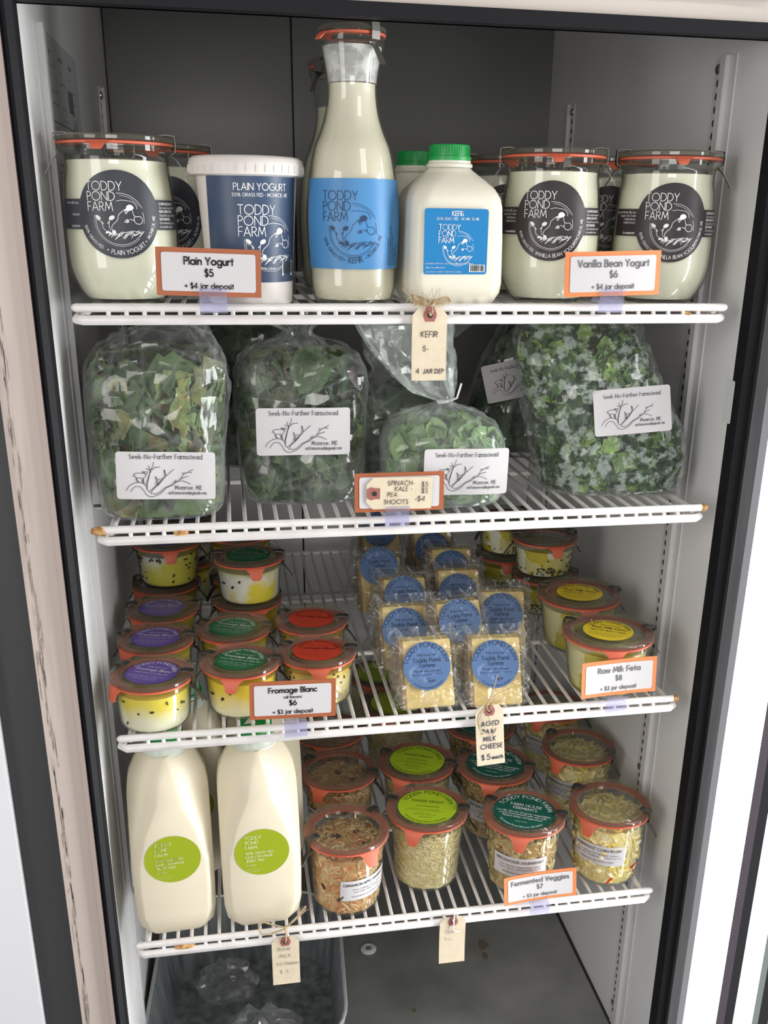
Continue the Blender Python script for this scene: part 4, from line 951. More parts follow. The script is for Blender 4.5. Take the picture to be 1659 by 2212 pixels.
# ---------------------------------------------------------------- tall jars of fermented vegetables
TAL = smoothprof([(.0365, 0), (.0390, .0008), (.0412, .006), (.0424, .018), (.0455, .070), (.0468, .0900)], 4)
TH, TL = .106, .0535
def veg(kind, loc, label, tab, clamps, rot, phi, group):
    t = empty('ferment_jar', loc); tag(t, label, 'jar', group); rn = random.Random(len(kind)*3)
    jar_shell(t, TAL, TL, TH, tab, clamps, tabw=.016, tabdrop=.018)
    jar_fill(t, TAL, .0850, M['k_'+kind])
    n = {'cinn': 1000, 'naked': 1700, 'fire': 800, 'corn': 520}[kind]
    shreds(t, M['s_'+kind], TAL, .006, .0850, n, rn, {'cinn': .0011, 'naked': .0009, 'corn': .0024}.get(kind, .0016), {'cinn': .019, 'naked': .015}.get(kind, .014), curl=1.5)
    if kind == 'corn':
        scatter(t, 'corn_kernels', M['cornbit'], TAL, .010, .083, 40, rn, (.0060, .0050, .0020)); scatter(t, 'red_pepper_bits', M['redbit'], TAL, .012, .03, 7, rn, (.011, .006, .0018))
    if kind == 'fire': scatter(t, 'red_pepper_bits', M['redbit'], TAL, .050, .083, 9, rn, (.005, .003, .0016))
    if kind == 'cinn':
        scatter(t, 'raisins', M['raisin'], TAL, .010, .070, 8, rn, (.009, .006, .0022))
        b = MB()
        for x, y, s_ in ((-.012, .006, .007), (.014, .012, .005), (.02, -.014, .004)): b.box((x, y, .0872), (s_*1.4, s_, .003), 0, Matrix.Rotation(x*50, 3, 'Z'))
        b.obj('raisins', M['raisin'], t, False)
    if kind == 'naked':
        lid_label(t, M['lime'], mat('dark_green_ink', (.05, .10, .015), .5), TH, .0380, rot, [('NAKED KRAUT', .22, .13, .11), ('Lacto-Fermented', -.04, .075, .11), ('#.6', -.20, .06, 0), ('#.7', -.28, .06, 0), ('#.34', -.44, .06, 0), ('#.4', -.52, .06, 0), ('Volume 1/2 liter', -.66, .05, .11), ('^174 Center Road Monroe, ME 04951', .93, .075, .12)], .0060)
    if kind == 'fire':
        lid_label(t, M['teal'], M['white'], TH, .0390, rot, [('FARM HOUSE', .26, .135, .12), ('FERMENTS', .06, .135, .12), ('Locally Grown Organic vegetables', -.16, .085, .12), ('Lacto-Fermented with sea Salt.', -.29, .085, .12), ('Please keep refrigerated.', -.42, .085, .12), ('Volume 1/2 liter', -.64, .045, .12), ('^174 Center Road Monroe, ME 04951', .93, .075, .12)], .0064)
    if phi is not None:
        S = bodyS2(TAL, phi, {'cinn': .042, 'fire': .048, 'corn': .050}[kind]); lb = rect_label('label', M['paper'], t, S, .072, .030, 0, .0004, 26, 6)
        L = {'cinn': ('CINNAMON APPLE SAUERKRAUT', 'Green Cabbage, Carrots, Apple,', 'Fresh Ginger, Raisins, Cinnamon,', ''), 'fire': ('FIRECRACKER SAUERKRAUT', 'Green Cabbage, Jalapeno Pepper, Onion,', 'Oregano, Cumin Seeds, Red Pepper Flakes, Sea Salt', ''),
             'corn': ('SAUERKRAUT CORN RELISH', 'Green Cabbage, Corn, Bell Pepper, Jalapeno', 'Pepper, Onion, Oregano, Mustard Seeds, Sea Salt', '')}[kind]
        ik = Ink(); ik.text(L[0], 0, .0070, .0033 if kind == 'cinn' else .0036, .17, track=.24 if kind == 'cinn' else .28); ik.text(L[1], 0, .0008, .0021, .10); ik.text(L[2], 0, -.0032, .0021 if kind != 'fire' else .0018, .10); ik.text('*all ingredients are certified organic', 0, -.0098, .0021, .10)
        ik.obj('lettering', M['ink'], lb, S, .0007)
    return t
z = ZS[3]; G4, G5, G6, G7 = 'cinnamon apple sauerkraut jars', 'naked kraut jars', 'firecracker sauerkraut jars', 'sauerkraut corn relish jars'
a = veg('cinn', (-.0705, .050, z), 'front cinnamon apple sauerkraut jar beside the milk jug', 26, (-66, 128), 0, 30, G4)
dup(a, (-.0645, .189, z), R(-62), 'second cinnamon sauerkraut jar, right behind the front one')
dup(a, (-.0670, .302, z), R(-40), 'rearmost cinnamon sauerkraut jar, mostly under the shelf above')
a = veg('naked', (.0375, .080, z), 'front lime-lidded naked kraut jar', -30, (-116, 74), -18, None, G5)
dup(a, (.0455, .194, z), R(-6), 'second lime-lidded kraut jar, right behind the front one')
dup(a, (.0430, .366, z), R(4), 'third lime-lidded kraut jar, seen through the wires above')
dup(a, (.0330, .476, z), R(10), 'farthest lime-lidded kraut jar, seen through the wires above')
a = veg('fire', (.1580, .050, z), 'front firecracker sauerkraut jar with dark teal lid label', -22, (-130, 70), -27, -21, G6)
dup(a, (.1520, .169, z), R(-2), 'second teal-lidded firecracker jar, behind the hanging cheese tag')
dup(a, (.1590, .285, z), R(6), 'rearmost teal-lidded firecracker jar under the shelf of cheeses')
a = veg('corn', (.2745, .053, z), 'front sauerkraut corn relish jar in the right corner', -50, (-140, 50), 0, -38, G7)
dup(a, (.2840, .199, z), R(-3), 'second corn relish jar, right behind the front one')
dup(a, (.2850, .325, z), R(8), 'rearmost corn relish jar, mostly under the shelf of feta')

# ---------------------------------------------------------------- wrapped wedges of cheese
def wedge(sl):
    """one wrapped wedge; sl = how far up the sloping face the label sits"""
    t = empty('cheese_wedge', (0, 0, 0)); w = .031; an = R(26); c, s = math.cos(an), math.sin(an)
    b = MB(); prof = [(0, 0), (.078*s, .078*c), (.078*s+.014, .078*c-.001), (.086, 0)]
    def ringx(x, k):
        cy_, cz_ = .045, .03; return [(x, cy_+(y-cy_)*k, cz_+(zz-cz_)*k) for y, zz in prof]
    b.rings([ringx(-w+.004, .95), ringx(-w+.0055, 1), ringx(w-.002, 1), ringx(w, .96)]); b.obj('cheese', M['cheese'], t, angle=30)
    MB().rings([ringx(-w-.0002, .94), ringx(-w+.0012, .995), ringx(-w+.0040, .995), ringx(-w+.0042, .95)]).obj('rind', M['rind'], t, angle=30)
    # crumpled film: front sheet with side flaps, and a back sheet
    b = MB()
    def front(u, v):
        x = (u-.5)*2; vv = -.006+v*.100; ex = abs(x)
        wx = x*(w+.0130-.004*abs(v-.5)*2); d = .0016+.0018*abs(noise.noise((x*5, v*7, 3+sl*90)))*2
        if ex > .78: d -= (ex-.78)*.05+.006*noise.noise((x*9, v*16, 1+sl*70)); wx += .005*noise.noise((v*11, x*3, sl*50))
        if v > .82: d -= (v-.82)*.03
        if v < .06: d -= 0
        return (wx, vv*s-d*c, max(vv*c+d*s*.2, .0008))
    b.grid(front, 16, 16)
    def back(u, v):
        x = (u-.5)*2; ex = abs(x); wx = x*(w+.012); q = interp([(0, .036), (.25, .0495), (.75, .087), (1, .090)], v); zz = interp([(0, .0775), (.25, .0700), (.75, .004), (1, .0012)], v)
        d = .0016+.0025*abs(noise.noise((x*5, v*7, 9+sl*60))); 
        if ex > .78: d -= (ex-.78)*.05
        return (wx, q+d, max(zz+d*.5, .0008))
    b.grid(back, 12, 10)
    for sx in (-1, 1):
        def side(u, v): return (sx*(w+.002+.004*abs(noise.noise((u*6, v*7, sx*3+sl*40)))), .002+u*.08, max(.0008, (v*.072)*(1-max(0, u-.5)*1.7)*(min(1, .25+u*2.4))))
        b.grid(side, 8, 7)
    b.obj('plastic_wrap', M['wrap'], t, smooth=False)
    S = flatS((0, sl*s-.0052*c, sl*c-.0052*s*0), (1, 0, 0), (0, s, c), (0, -c, s))
    lb = disc_label('label', M['cblue'], t, S, .0283, .0002)
    ik = Ink(); ik.arc(TPF, 0, 0, .0222, 90, .0052, .11); ik.text('100% Grass Fed', 0, .0115, .0024, .11); ik.text('Toddy Pond', 0, .0045, .0046, .12); ik.text('Tomme', 0, -.0015, .0046, .12); ik.text('Raw Milk and Cave Aged', 0, -.0068, .0021, .12)
    ik.text('Ingredients: raw cow milk, rennet, live cultures, sea salt', 0, -.0104, .0012, .12); ik.text('batch', 0, -.0155, .0014, .12, 'l' if False else 'c'); ik.text('11/19', .004, -.0195, .0030, .14, slant=.25)
    ik.arc('174 Center Road Monroe, ME 04951', 0, 0, .0262, 270, .0018, .12, False)
    ik.obj('lettering', M['blueink'], lb, S, .0005)
    return t
z = ZS[2]; wp = {}
CH = [((.0245, .021), 2, .050, 'blue-labelled cheese wedge at the front left, clear of the string'), ((.1035, .015), -3, .050, 'blue-labelled front cheese wedge with twine hanging before it'), ((.0160, .128), 0, .050, 'shadowed cheese wedge right behind the front left one'),
      ((.0865, .106), 10, .056, 'brightly lit cheese wedge tilted up between the two front ones'), ((.1500, .160), -6, .050, 'cheese wedge half hidden on the right of the brightly lit one'), ((.0350, .226), 3, .056, 'cheese wedge third back in the left line'),
      ((.1130, .249), -2, .047, 'cheese wedge with a label cut off by the bright one before it'), ((.0130, .316), 0, .068, 'cheese wedge fourth back in the left line, slipping outwards'), ((.1240, .340), 0, .050, 'cheese wedge fourth back in the right line'),
      ((.1150, .430), 2, .050, 'cheese wedge next to last in the right line'), ((.0400, .490), 0, .068, 'tall pale cheese wedge last in the left line'), ((.1320, .520), 0, .050, 'cheese wedge last in the right line, almost hidden by the shelf')]
for (x, y), rz, sl, lab in CH:
    z = ZS[2]+(.011 if rz == 10 else 0)                             # the tilted one leans on the two before it
    if sl not in wp: o = wedge(sl); wp[sl] = o; tag(o, lab, 'cheese', 'wrapped cheese wedges'); o.location = (x, y, z); o.rotation_euler = (0, 0, R(rz))
    else: dup(wp[sl], (x, y, z), R(rz), lab)

# ---------------------------------------------------------------- bags of greens
def leaf(b, P, T, U, L, Wd, kind, rn):
    """one leaf from P along T, facing U"""
    T = T.normalized(); B = T.cross(U)
    if B.length < 1e-4: B = T.orthogonal()
    B.normalize(); N = B.cross(T); nu, nv = (6, 10) if kind == 'kale' else (4, 7); cv = rn.uniform(-.6, 1.0); ph = rn.uniform(0, 6)
    vs = []
    for j in range(nv+1):
        v = j/nv; wv = Wd*(math.sin(PI*min(1, v*.97+.02))**.8)
        for i in range(nu+1):
            u = i/nu*2-1; dz = cv*L*.25*v*v+Wd*.25*u*u
            if kind == 'kale': dz += .26*Wd*math.sin(v*15+ph+u*3)*abs(u)**1.3+.10*Wd*math.sin(v*9-ph); wk = wv*(1+.18*math.sin(v*19+ph)*abs(u))
            else: wk = wv
            vs.append(P+T*(L*v)+B*(u*wk)+N*dz)
    b.add(vs, [(j*(nu+1)+i, j*(nu+1)+i+1, (j+1)*(nu+1)+i+1, (j+1)*(nu+1)+i) for j in range(nv) for i in range(nu)])
def bag(loc, rz, rows, label, greens, kind, n, leafL, filltop, film, seed, expo=3.2, amp=.004, lab=None, knot=None):
    t = empty('greens_bag', loc, R(rz)); tag(t, label, 'bag', 'bagged greens'); rn = random.Random(seed)
    rows = smoothprof([tuple(list(r)+[0]*(5-len(r))) for r in rows], 5); nseg = 60
    def pt(zz, a, k=1):
        hx = interp([(r[0], r[1]) for r in rows], zz); hy = interp([(r[0], r[2]) for r in rows], zz); ox = interp([(r[0], r[3]) for r in rows], zz); oy = interp([(r[0], r[4]) for r in rows], zz)
        ca, sa = math.cos(a), math.sin(a); e = 2/expo
        return Vector((ox+k*hx*math.copysign(abs(ca)**e, ca), oy+k*hy*math.copysign(abs(sa)**e, sa), zz))
    # core + leaves
    b = MB()
    zt = filltop; b.rings([[tuple(pt(zz, 2*PI*q/20, kk)) for q in range(20)] for zz, kk in ((.004, .6), (.02, .74), (zt*.5, .78), (zt*.82, .7), (zt*.95, .45))], 1)
    for k in range(n):
        zz = rn.uniform(.006, zt); a = rn.uniform(0, 2*PI) if k % 3 else rn.uniform(-PI*.95, -PI*.05)
        kk = rn.uniform(.74, .9) if zz < zt*.9 else rn.uniform(.2, .85)
        p = pt(zz, a, kk); out = pt(zz, a, 1)-pt(zz, a, 0)
        if out.length < 1e-5: continue
        out.normalize(); tang = Vector((-out.y, out.x, 0)); th = rn.uniform(0, 2*PI)
        T = (tang*math.cos(th)+Vector((0, 0, 1))*math.sin(th)+out*rn.uniform(-.35, .12)); L = leafL*rn.uniform(.6, 1.25)
        U = (out+tang*rn.uniform(-.6, .6)+Vector((0, 0, rn.uniform(-.5, .6)))).normalized()
        q0 = p-T*L*.5
        if q0.z < .003: q0.z = .003
        leaf(b, q0, T, U, L, L*(.42 if kind != 'kale' else .40), kind, rn)
    # keep everything inside the film
    for i, v in enumerate(b.v):
        v = Vector(v); zz = min(max(v.z, .0035), zt+.012); hx = interp([(r[0], r[1]) for r in rows], zz); hy = interp([(r[0], r[2]) for r in rows], zz); ox = interp([(r[0], r[3]) for r in rows], zz); oy = interp([(r[0], r[4]) for r in rows], zz)
        q = (abs((v.x-ox)/hx)**expo+abs((v.y-oy)/hy)**expo)**(1/expo)
        lim = .962
        if q > lim: v.x = ox+(v.x-ox)*lim/q; v.y = oy+(v.y-oy)*lim/q
        v.z = zz; b.v[i] = tuple(v)
    o = b.obj('greens', [M[greens], M['g_core']], t, smooth=True, angle=0); o['kind'] = 'stuff'
    # film
    rr = []; sd = Vector((seed*7.1, seed*3.3, seed*1.7))
    for r in rows:
        zz = r[0]; ring = []
        for q in range(nseg):
            a = 2*PI*q/nseg; p = pt(zz, a, 1); s1 = 1-abs(noise.noise(p*34+sd))*2; s2 = noise.noise(p*90+sd); s4 = noise.noise(p*15+sd*3); s3 = 1-abs(noise.noise(Vector((p.x*60, p.y*60, p.z*20))+sd*2))*2
            am = amp*min(1, .25+zz*14)*(1 if zz < filltop else 1.5)
            if lab and p.y < 0 and abs(p.x-lab[0]) < lab[2]*.62 and abs(p.z-lab[1]) < lab[3]*.62: am *= .25
            d = am*(.55*s1+.35*s2+.35*s3-.2+1.1*s4); f = Vector((p.x-r[3], p.y-r[4], 0))
            if f.length > 1e-5: f.normalize()
            if r[1] < .06 and zz > .06: d += .16*min(r[1], .03)*math.cos(q*2*PI/nseg*13+3*math.sin(zz*60))*min(1, (.066-r[1])/.03)
            p = p+f*d; p.z = max(.0004, p.z+(.35*am*s2 if zz > .01 else 0)); ring.append(tuple(p))
        rr.append(ring)
    b = MB(); b.rings(rr, 0, True, False); b.obj('film', M[film], t, smooth=True, angle=14)
    if lab:
        cx, cz, w, h, rot, lean = lab; yf = pt(cz, -PI/2, 1).y-.0048
        ca, sa = math.cos(R(rot)), math.sin(R(rot)); ln = math.sin(R(lean)); lc = math.cos(R(lean))
        ux = Vector((ca, 0, sa)); uy = Vector((-sa*lc, ln, ca*lc)); nr = ux.cross(uy)
        def S(u, v, off): return tuple(Vector((cx, yf, cz))+ux*u+uy*v+nr*(off-.55*u*u-.0007*math.sin(u*90+seed)))
        lb = rect_label('label', M['paper'], t, S, w, h, .003, 0, 16, 8); k = w/.097
        ik = Ink(); ik.text('Seek-No-Further Farmstead', 0, .0172*k, .0044*k, .11, serif=.09, track=.24, narrow=.9); ik.text('Monroe, ME', .0215*k, -.0140*k, .0040*k, .12, serif=.09, track=.24, narrow=.9); ik.text('snffarmstead@gmail.com', .0205*k, -.0190*k, .0030*k, .12, serif=.09, track=.2, narrow=.8)
        goat_logo(ik, -.0067*k, -.0036*k, .066*k); ik.obj('lettering', M['ink'], lb, S, .0005)
    if knot:
        x, y, zz = knot; b = MB(); b.tube([(x-.006, y-.004, zz), (x, y-.0075, zz+.001), (x+.006, y-.004, zz+.002), (x+.004, y+.005, zz), (x-.004, y+.005, zz), (x-.006, y-.002, zz)], .0016, 6); b.tube([(x+.004, y-.005, zz+.001), (x+.012, y-.012, zz+.006), (x+.016, y-.014, zz+.022)], .0012, 4)
        b.obj('twist_tie', M['cord'], t)
    return t
z = ZS[1]
bag((-.2610, .074, z), 2, [(0, .050, .046), (.006, .062, .056), (.05, .067, .060), (.10, .071, .060), (.14, .072, .056, .002), (.165, .066, .046, .004), (.182, .046, .032, .012), (.192, .018, .012, .020), (.196, .010, .008, .022), (.200, .022, .012, .026)], 'bag of mixed greens nearest the left wall, label low', 'g_mix', 'kale', 260, .055, .158, 'film', 1, lab=(.0060, .0500, .0965, .0480, -2.5, 2), amp=.0055)
bag((-.1100, .112, z), 0, [(0, .052, .046), (.006, .064, .054), (.06, .071, .058), (.12, .0735, .056), (.15, .068, .050), (.163, .050, .036), (.172, .022, .016), (.178, .011, .010), (.186, .020, .014, -.004), (.198, .036, .018, -.008)], 'bag of dark spinach with label high on its front, second from left', 'g_spin', 'kale', 260, .050, .155, 'film', 2, lab=(-.0020, .0830, .0985, .0500, -.5, 0), amp=.0045)
bag((.0430, .076, z), 2, [(0, .054, .044), (.005, .064, .052), (.04, .0675, .056), (.070, .066, .052), (.088, .052, .040), (.098, .030, .022), (.105, .010, .009), (.109, .007, .007), (.120, .022, .010, -.012, .006), (.145, .036, .012, -.024, .012), (.170, .045, .012, -.034, .018), (.188, .050, .012, -.038, .022)], 'small bag of pea shoots tied with a twist, behind the tag sign', 'g_pea', 'pea', 380, .024, .088, 'filmhaze', 3, lab=(.0120, .0430, .0930, .0500, -1, 0), knot=(0, 0, .107), amp=.003)
bag((.2480, .105, z), -6, [(0, .070, .048, .004), (.006, .083, .060, .004), (.05, .088, .066, 0), (.10, .084, .064, -.018), (.14, .078, .058, -.034), (.17, .074, .046, -.044), (.190, .066, .028, -.048), (.200, .058, .010, -.050)], 'big misted bag of bright kale leaning at the right', 'g_kale', 'kale', 950, .022, .182, 'filmfog', 4, lab=(.0060, .1010, .0860, .0500, 5, 12), amp=.006)
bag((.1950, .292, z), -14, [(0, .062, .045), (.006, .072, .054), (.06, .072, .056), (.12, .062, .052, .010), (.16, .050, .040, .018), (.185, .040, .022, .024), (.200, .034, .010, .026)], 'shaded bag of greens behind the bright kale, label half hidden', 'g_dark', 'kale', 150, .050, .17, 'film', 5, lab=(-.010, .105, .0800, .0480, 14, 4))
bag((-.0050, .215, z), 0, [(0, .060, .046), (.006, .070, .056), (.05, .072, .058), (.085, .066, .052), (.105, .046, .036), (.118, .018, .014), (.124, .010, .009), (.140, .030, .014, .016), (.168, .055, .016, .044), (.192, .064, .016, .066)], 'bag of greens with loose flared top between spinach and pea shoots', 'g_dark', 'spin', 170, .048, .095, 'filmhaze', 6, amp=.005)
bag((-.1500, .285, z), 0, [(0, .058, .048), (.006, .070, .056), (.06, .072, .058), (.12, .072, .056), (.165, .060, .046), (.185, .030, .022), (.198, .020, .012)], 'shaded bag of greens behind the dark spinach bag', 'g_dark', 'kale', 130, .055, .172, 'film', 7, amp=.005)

# ---------------------------------------------------------------- price cards and their clear clips
def price_card(zs, cx, cz, w, h, rot, label, lines, board='orange', ink='greyink', bend=0, name='price_card'):
    t = empty(name, (cx, -.0172, cz), 0); tag(t, label, 'sign', 'price cards on the shelf edges' if name == 'price_card' else None)
    ca, sa = math.cos(R(rot)), math.sin(R(rot))
    def S(u, v, off): return (u*ca-v*sa, -off-bend*u*u+v*.02, u*sa+v*ca)
    b = MB(); n = 12
    for off, flip in ((0, 0), (-.0008, 1)):
        vs = [S((i/n-.5)*w, (j-.5)*h, off) for j in (0, 1) for i in range(n+1)]
        b.add(vs, [(i, i+1, n+2+i, n+1+i) if not flip else (n+1+i, n+2+i, i+1, i) for i in range(n)])
    b.obj('card', M[board], t)
    pn = rect_label('panel', M['paper'], t, S, w*.895, h*.80, .0022, .0004, 12, 4)
    ik = Ink()
    for s_, y, sz, wt in lines: ik.text(s_, 0, y*h, sz, wt, track=.22)
    ik.obj('lettering', M[ink], pn, S, .0008); return t
def clip(x, z, label):
    t = empty('sign_clip', (x, 0, z)); tag(t, label, 'clip', 'clear sign clips')
    prof = [(-.0205, .0150), (-.0188, .0080), (-.0188, -.0060), (-.0165, -.0075), (-.0148, -.0060), (-.0148, .0040), (-.0120, .0058), (-.0040, .0060), (.0030, .0050), (.0062, .0010)]
    b = MB(); w = .0125; th = .0005
    fr = []
    for i, (y, zz) in enumerate(prof):
        p0 = prof[max(i-1, 0)]; p1 = prof[min(i+1, len(prof)-1)]; ty, tz = p1[0]-p0[0], p1[1]-p0[1]; l = math.hypot(ty, tz); ny, nz = -tz/l*th, ty/l*th
        fr.append([(-w, y+ny, zz+nz), (w, y+ny, zz+nz), (w, y-ny, zz-nz), (-w, y-ny, zz-nz)])
    b.rings(fr); b.obj('clip_body', M['clip'], t, smooth=False)
    return t
card = lambda name, dep: [(name, .16, .0062, .21), ('$%s' % dep[0], -.08, .0060, .20), ('+ $%s jar deposit' % dep[1], -.335, .0046, .19)]
price_card(Z1, -.1995, .9375, .0942, .0420, -1.4, 'Plain Yogurt price card in rust orange on the top shelf edge', card('Plain Yogurt', '54'), 'rustcard', 'ink')
price_card(Z1, .1900, .9385, .0985, .0420, 1.6, 'Vanilla Bean Yogurt price card in orange on the top shelf edge', card('Vanilla Bean Yogurt', '64'), bend=-.8)
price_card(Z2, -.0205, .7245, .0925, .0405, 0, 'rust orange framed card behind the spinach and kale tag', [], 'rustcard', name='card_frame')
price_card(Z3, -.1350, .4960, .0930, .0448, -1.2, 'Fromage Blanc price card with (all flavors) line', [('Fromage Blanc', .20, .0058, .21), ('(all flavors)', .045, .0030, .19), ('$6', -.14, .0058, .20), ('+ $3 jar deposit', -.36, .0046, .19)], 'rustcard', 'ink')
price_card(Z3, .2375, .4960, .0900, .0445, 2.4, 'Raw Milk Feta price card below the feta jars', card('Raw Milk Feta', '83'), bend=.9)
price_card(Z4, .1615, .2150, .0925, .0410, 3.4, 'Fermented Veggies price card on the lowest shelf', card('Fermented Veggies', '73'), bend=1.2)
clip(-.1970, Z1, 'clear clip gripping the Plain Yogurt card'); clip(.1900, Z1, 'clear clip gripping the Vanilla Bean Yogurt card'); clip(-.0225, Z2, 'clear clip gripping the rust framed card on the greens shelf')
clip(-.1325, Z3, 'clear clip gripping the Fromage Blanc card'); clip(.2385, Z3, 'clear clip gripping the Raw Milk Feta card'); clip(.1640, Z4, 'clear clip gripping the Fermented Veggies card')

# ---------------------------------------------------------------- manila tags with strings
def hang_tag(loc, rot, w, h, label, lines, ink, string, wt=.0007, rz=0, tilt=0):
    """loc = middle of the top edge; text lines: (text, x, y from top, size, slant)"""
    t = empty('price_tag', loc, R(rz)); tag(t, label, 'tag', 'manila price tags'); ca, sa = math.cos(R(rot)), math.sin(R(rot)); rn = random.Random(len(label))
    def S(u, v, off): return (u*ca-v*sa, -off-.002*math.sin(v*40)+tilt*v, u*sa+v*ca)
    c = w*.2; b = MB()
    ol = [(-w/2, -c*1.2), (-w/2, -h), (w/2, -h), (w/2, -c*1.2), (w/2-c, 0), (-w/2+c, 0)]
    rows = [-h*k/8 for k in range(9)]
    def half(v): return w/2 if v < -c*1.2 else w/2-c+(c*(-v)/(c*1.2))
    rows = sorted(set(rows+[-c*1.2]), reverse=True)
    for off in (0, -.0006):
        vs = [S(sx*half(v), v, off) for v in rows for sx in (-1, 1)]
        b.add(vs, [(2*i, 2*i+1, 2*i+3, 2*i+2) for i in range(len(rows)-1)])
    b.obj('card', M['kraft'], t)
    pr = w*.19; b = MB(); ps = [(-pr*.6, 0), (pr*.6, 0)]+[(pr*math.sin(R(a)), -pr*1.25+pr*math.cos(R(a))) for a in range(50, 131, 16)]+[(pr*.7, -pr*2.2), (-pr*.7, -pr*2.2)]+[(pr*math.sin(R(a)), -pr*1.25+pr*math.cos(R(a))) for a in range(230, 311, 16)]
    b.add([S(u, v, .0004) for u, v in ps], [tuple(range(len(ps)))[::-1]]); b.obj('patch', M['patch'], t, False)
    b = MB(); hv = -pr*1.3; b.add([S(pr*.40*math.cos(2*PI*k/16), hv+pr*.40*math.sin(2*PI*k/16), .0007) for k in range(16)], [tuple(range(16))]); b.obj('hole', M['hole'], t, False)
    ik = Ink()
    for s_, x, y, sz, sl in lines:
        st, wd = strokes(s_, sz, .3, 0, .05, sl, rn)
        for p in st: ik.pen([(x-wd/2+a, -y+bb) for a, bb in p], wt)
    ik.obj('lettering', M[ink], t, S, .0006)
    if string:
        for m_, rad, paths in string:
            b = MB()
            for p in paths: b.tube(smoothprof([tuple(q) for q in p], 5), rad, 6)
            b.obj('string', M[m_], t)
    return t
def bow(flip=1, drop=-.0085, s=1.0, fray=True):
    y = -.0030; k = (.000, y, .0035); P = []
    P.append([(0, -.0012, drop), (.0015, -.004, drop*.4), k, (0, .004, .004), (.001, .012, -.004), (-.001, -.0022, drop*.6), (0, -.0010, drop)])
    P.append([k, (.006*s, y, .0065), (.016*s, y+.001, .0085), (.0190*s, y, .0045), (.012*s, y-.001, .0025), k])
    P.append([k, (.007*s, y, .0055), (.015*s, y+.001, .0072), (.0175*s, y, .0045), (.011*s, y-.001, .0035), k])
    for q in range(4): P.append([k, (-.008*s, y-.001, .0045+q*.0012), (-.016*s-q*.001, y, .006+(q-1.5)*.003), (-.012*s, y-.001, .002+q*.001), (-.004, y-.001, .001+q*.0008)])
    P.append([(-.002, y-.002, .001), (.002, y-.003, .003), (.0025, y-.002, .006), (-.001, y-.002, .006), (-.002, y-.002, .001)])
    return P
def fluff(n, s):
    rn = random.Random(n); out = []
    for k in range(n):
        a = rn.uniform(-.018, .008); out.append([(a, -.004, .004+rn.uniform(-.003, .003)), (a+rn.uniform(-.006, .003), -.006, .006+rn.uniform(-.006, .006)), (a+rn.uniform(-.012, .004), -.005, .008+rn.uniform(-.008, .010))])
    return out
hang_tag((.0082, -.0130, .9072), 0, .0345, .0710, 'manila KEFIR tag tied to the top shelf with frayed twine', [('KEFIR', -.0005, .0290, .0052, .12), ('5-', -.0035, .0425, .0050, .1), ('4', -.0115, .0640, .0044, .1), ('JAR DEP', .0045, .0640, .0040, .12)], 'ink', [('twine', .0009, bow()), ('twine', .0002, fluff(26, 1))], .00068)
hang_tag((.0865, -.0140, .4700), 3.5, .0330, .0760, 'manila AGED RAW MILK CHEESE tag hanging before the cheeses', [('AGED', .000, .0265, .0056, .12), ('RAW', -.0015, .0365, .0056, .12), ('MILK', -.001, .0460, .0054, .12), ('CHEESE', .001, .0555, .0054, .12), ('$', -.0095, .0690, .0060, .1), ('5', -.003, .0690, .0062, .1), ('each', .0075, .0690, .0040, .2)], 'blueink',
         [('twine', .00055, [[(0, -.001, -.008), (-.004, -.005, -.001), (-.002, -.002, .006), (.001, .006, .004), (.002, -.002, -.001), (0, -.0008, -.0085)], [(-.001, -.002, .006), (.006, .004, .022), (.010, .008, .034)], [(-.001, -.002, .006), (.010, .003, .012), (.026, .004, .018)], [(-.001, -.002, .005), (-.012, -.006, -.012), (-.010, -.006, -.030), (.004, -.005, -.036), (.004, -.005, -.026), (-.002, -.004, -.012)], [(-.002, -.002, .004), (-.014, -.005, -.010), (-.012, -.005, -.026), (-.004, -.005, -.034)]])], .0009, tilt=.05)
hang_tag((-.1525, -.0120, .1755), 0, .0330, .0700, 'manila RAW MILK tag tied below the milk jugs with twine', [('RAW', -.002, .0210, .0050, .15), ('MILK', -.001, .0315, .0052, .15), ('1/2 Gallon', .001, .0425, .0040, .2), ('$', -.0065, .0545, .0050, .1), ('5', .001, .0545, .0048, .1)], 'greyink', [('twine', .0010, [[(0, -.001, -.008), (.001, -.003, .001), (.001, .002, .0095), (.002, .008, .004), (.001, -.002, -.001), (0, -.0008, -.008)], [(.001, .004, .0100), (-.012, .008, .0120), (-.026, .010, .0160), (-.030, .006, .0085), (-.022, .002, .0045), (.001, .003, .0095)], [(.001, .004, .0100), (.010, .008, .0150), (.022, .012, .0240), (.026, .010, .0330), (.017, .008, .0230), (.004, .005, .0120)], [(.001, .004, .0095), (.012, .007, .0170), (.026, .010, .0280)]]), ('twine', .0002, [[(.020, .010, .022), (.024, .008, .028), (.03, .008, .030)], [(.022, .010, .026), (.02, .008, .032), (.026, .008, .036)]])], .00042, tilt=.03)
hang_tag((.0545, -.0105, .1765), 0, .0330, .0700, 'manila Eggs tag on white cord, right of the floor bolt', [('Eggs', -.003, .0245, .0046, .2), ('$', -.0085, .0355, .0036, .1), ('6-', -.002, .0365, .0040, .2)], 'dimink', [('cord', .0008, [[(0, -.001, -.008), (-.001, -.004, -.001), (0, -.006, .0040), (.001, .002, .003), (.001, -.002, -.002), (0, -.0008, -.0085)], [(.001, -.0014, -.008), (.0005, -.002, -.018), (.004, -.0025, -.0205), (.009, -.002, -.0215)]])], .00035, tilt=.02)
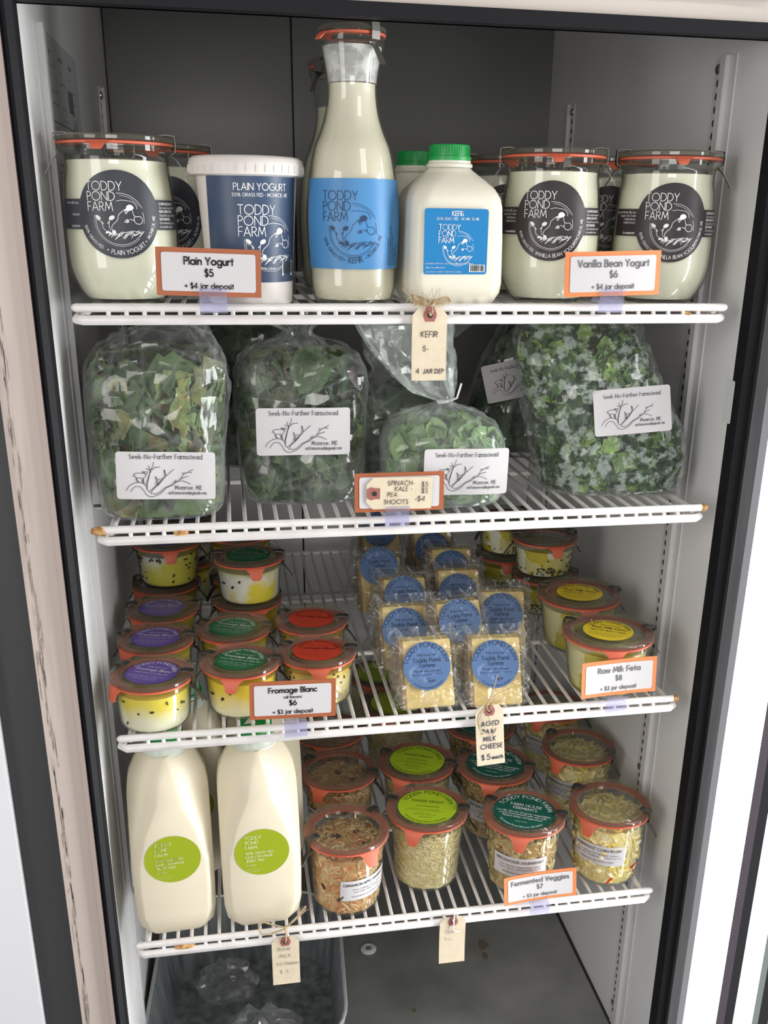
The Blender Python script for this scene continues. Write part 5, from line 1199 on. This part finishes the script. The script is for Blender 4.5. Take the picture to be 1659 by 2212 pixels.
# the reused tag slipped in front of the framed card
t = empty('price_tag', (-.0205, -.0190, .7235)); tag(t, 'manila tag listing SPINACH, KALE and PEA SHOOTS prices, lying sideways', 'tag', 'manila price tags')
def S(u, v, off): return (u*.9998-v*-.017, -off+v*.02, u*-.017+v)
b = MB(); ol = [(-.0345, -.009), (-.0275, -.0165), (.0330, -.0165), (.0345, .0165), (-.0275, .0165), (-.0345, .009)]
for off in (0, -.0005): b.add([S(u, v, off) for u, v in ol], [tuple(range(6))])
b.obj('card', M['kraft'], t, False)
b = MB(); ps = [(-.0340, -.0045), (-.0295, -.0068), (-.0250, -.0055), (-.0205, -.0058), (-.0205, .0058), (-.0250, .0055), (-.0295, .0068), (-.0340, .0045)]; b.add([S(u, v, .0004) for u, v in ps], [tuple(range(8))]); b.obj('patch', M['patch'], t, False)
b = MB(); b.add([S(-.0262+.0026*math.cos(2*PI*k/14), .0026*math.sin(2*PI*k/14), .0007) for k in range(14)], [tuple(range(14))]); b.obj('hole', M['hole'], t, False)
ik = Ink(); rn = random.Random(12)
for s_, x, y, sz in (('SPINACH-', .0010, .0085, .0046), ('$5', .0255, .0065, .0052), ('KALE -', .0035, .0025, .0046), ('$5', .0255, .0000, .0050), ('PEA', -.0080, -.0035, .0046), ('SHOOTS', -.0040, -.0110, .0046), ('-$4', .0205, -.0085, .0054)):
    st, wd = strokes(s_, sz, .26, 0, .05, .12, rn)
    for p in st: ik.pen([(x-wd/2+a, y+bb) for a, bb in p], .00055)
ik.obj('lettering', M['ink'], t, S, .0006)

# ---------------------------------------------------------------- bottom of the cooler
t = empty('storage_bin', (-.199, .196, ZF), R(-3.5)); tag(t, 'dark grey open storage bin standing under the milk jugs', 'bin')
b = MB(); r = []
for hx, hy, zz, c in ((.116, .142, .0005, .060), (.126, .152, .006, .068), (.1370, .164, .118, .078), (.1390, .166, .126, .080)): r.append(sq_ring(hx, hy, zz, c, 8))
for hx, hy, zz, c in ((.1340, .161, .126, .076), (.1320, .159, .118, .074), (.120, .146, .010, .062), (.102, .126, .006, .050)): r.append(sq_ring(hx, hy, zz, c, 8))
b.rings(r, 0, True, True); b.obj('bin_body', M['tubgrey'], t, angle=50)
ring = sq_ring(.1368, .1638, .1262, .0785, 8); b = MB(); b.tube([Vector(p) for p in ring]+[Vector(ring[0]), Vector(ring[1])], .0026, 6); b.obj('bin_rim', M['binrim'], t)
def crumple(name, loc, rad, label, seed, sz):
    t = empty(name, loc); tag(t, label, 'bag'); b = MB(); rr = []; N = 30
    for j in range(15):
        ph = -PI/2+PI*(j+.4)/15
        ring = []
        for q in range(N):
            a = 2*PI*q/N; p = Vector((math.cos(ph)*math.cos(a), math.cos(ph)*math.sin(a), math.sin(ph)))
            k = 1+.34*(1-2*abs(noise.noise(p*1.9+Vector((seed, 0, 0)))))+.18*noise.noise(p*5+Vector((0, seed, 0))); ring.append((p.x*rad*k*sz[0], p.y*rad*k*sz[1], max(p.z*rad*k*sz[2]+rad*sz[2]*.9, .0005)))
        rr.append(ring)
    b.rings(rr); b.obj('film', M['film'], t, smooth=False); return t
crumple('empty_bag', (-.188, .132, ZF+.0075), .046, 'crumpled clear plastic bag lying in the grey bin', 3, (1.1, .8, .9))
crumple('empty_bag', (-.235, .275, ZF+.0075), .032, 'small balled-up plastic bag at the back of the grey bin', 8, (1.2, .9, .8))
t = empty('floor_bolt', (-.002, .345, ZF)); tag(t, 'pale round bolt with hexagon socket in the dark floor', 'bolt')
MB().lathe([(.0135, 0), (.0135, .0015), (.0115, .0035), (.0070, .0040), (.0062, .0030), (0, .0030)], 28, cap0=True, cap1=False).obj('washer', M['white'], t)
b = MB(); b.add([(.0056*math.cos(2*PI*k/6), .0056*math.sin(2*PI*k/6), .0033) for k in range(6)], [tuple(range(6))]); b.obj('socket', M['floor'], t, False)
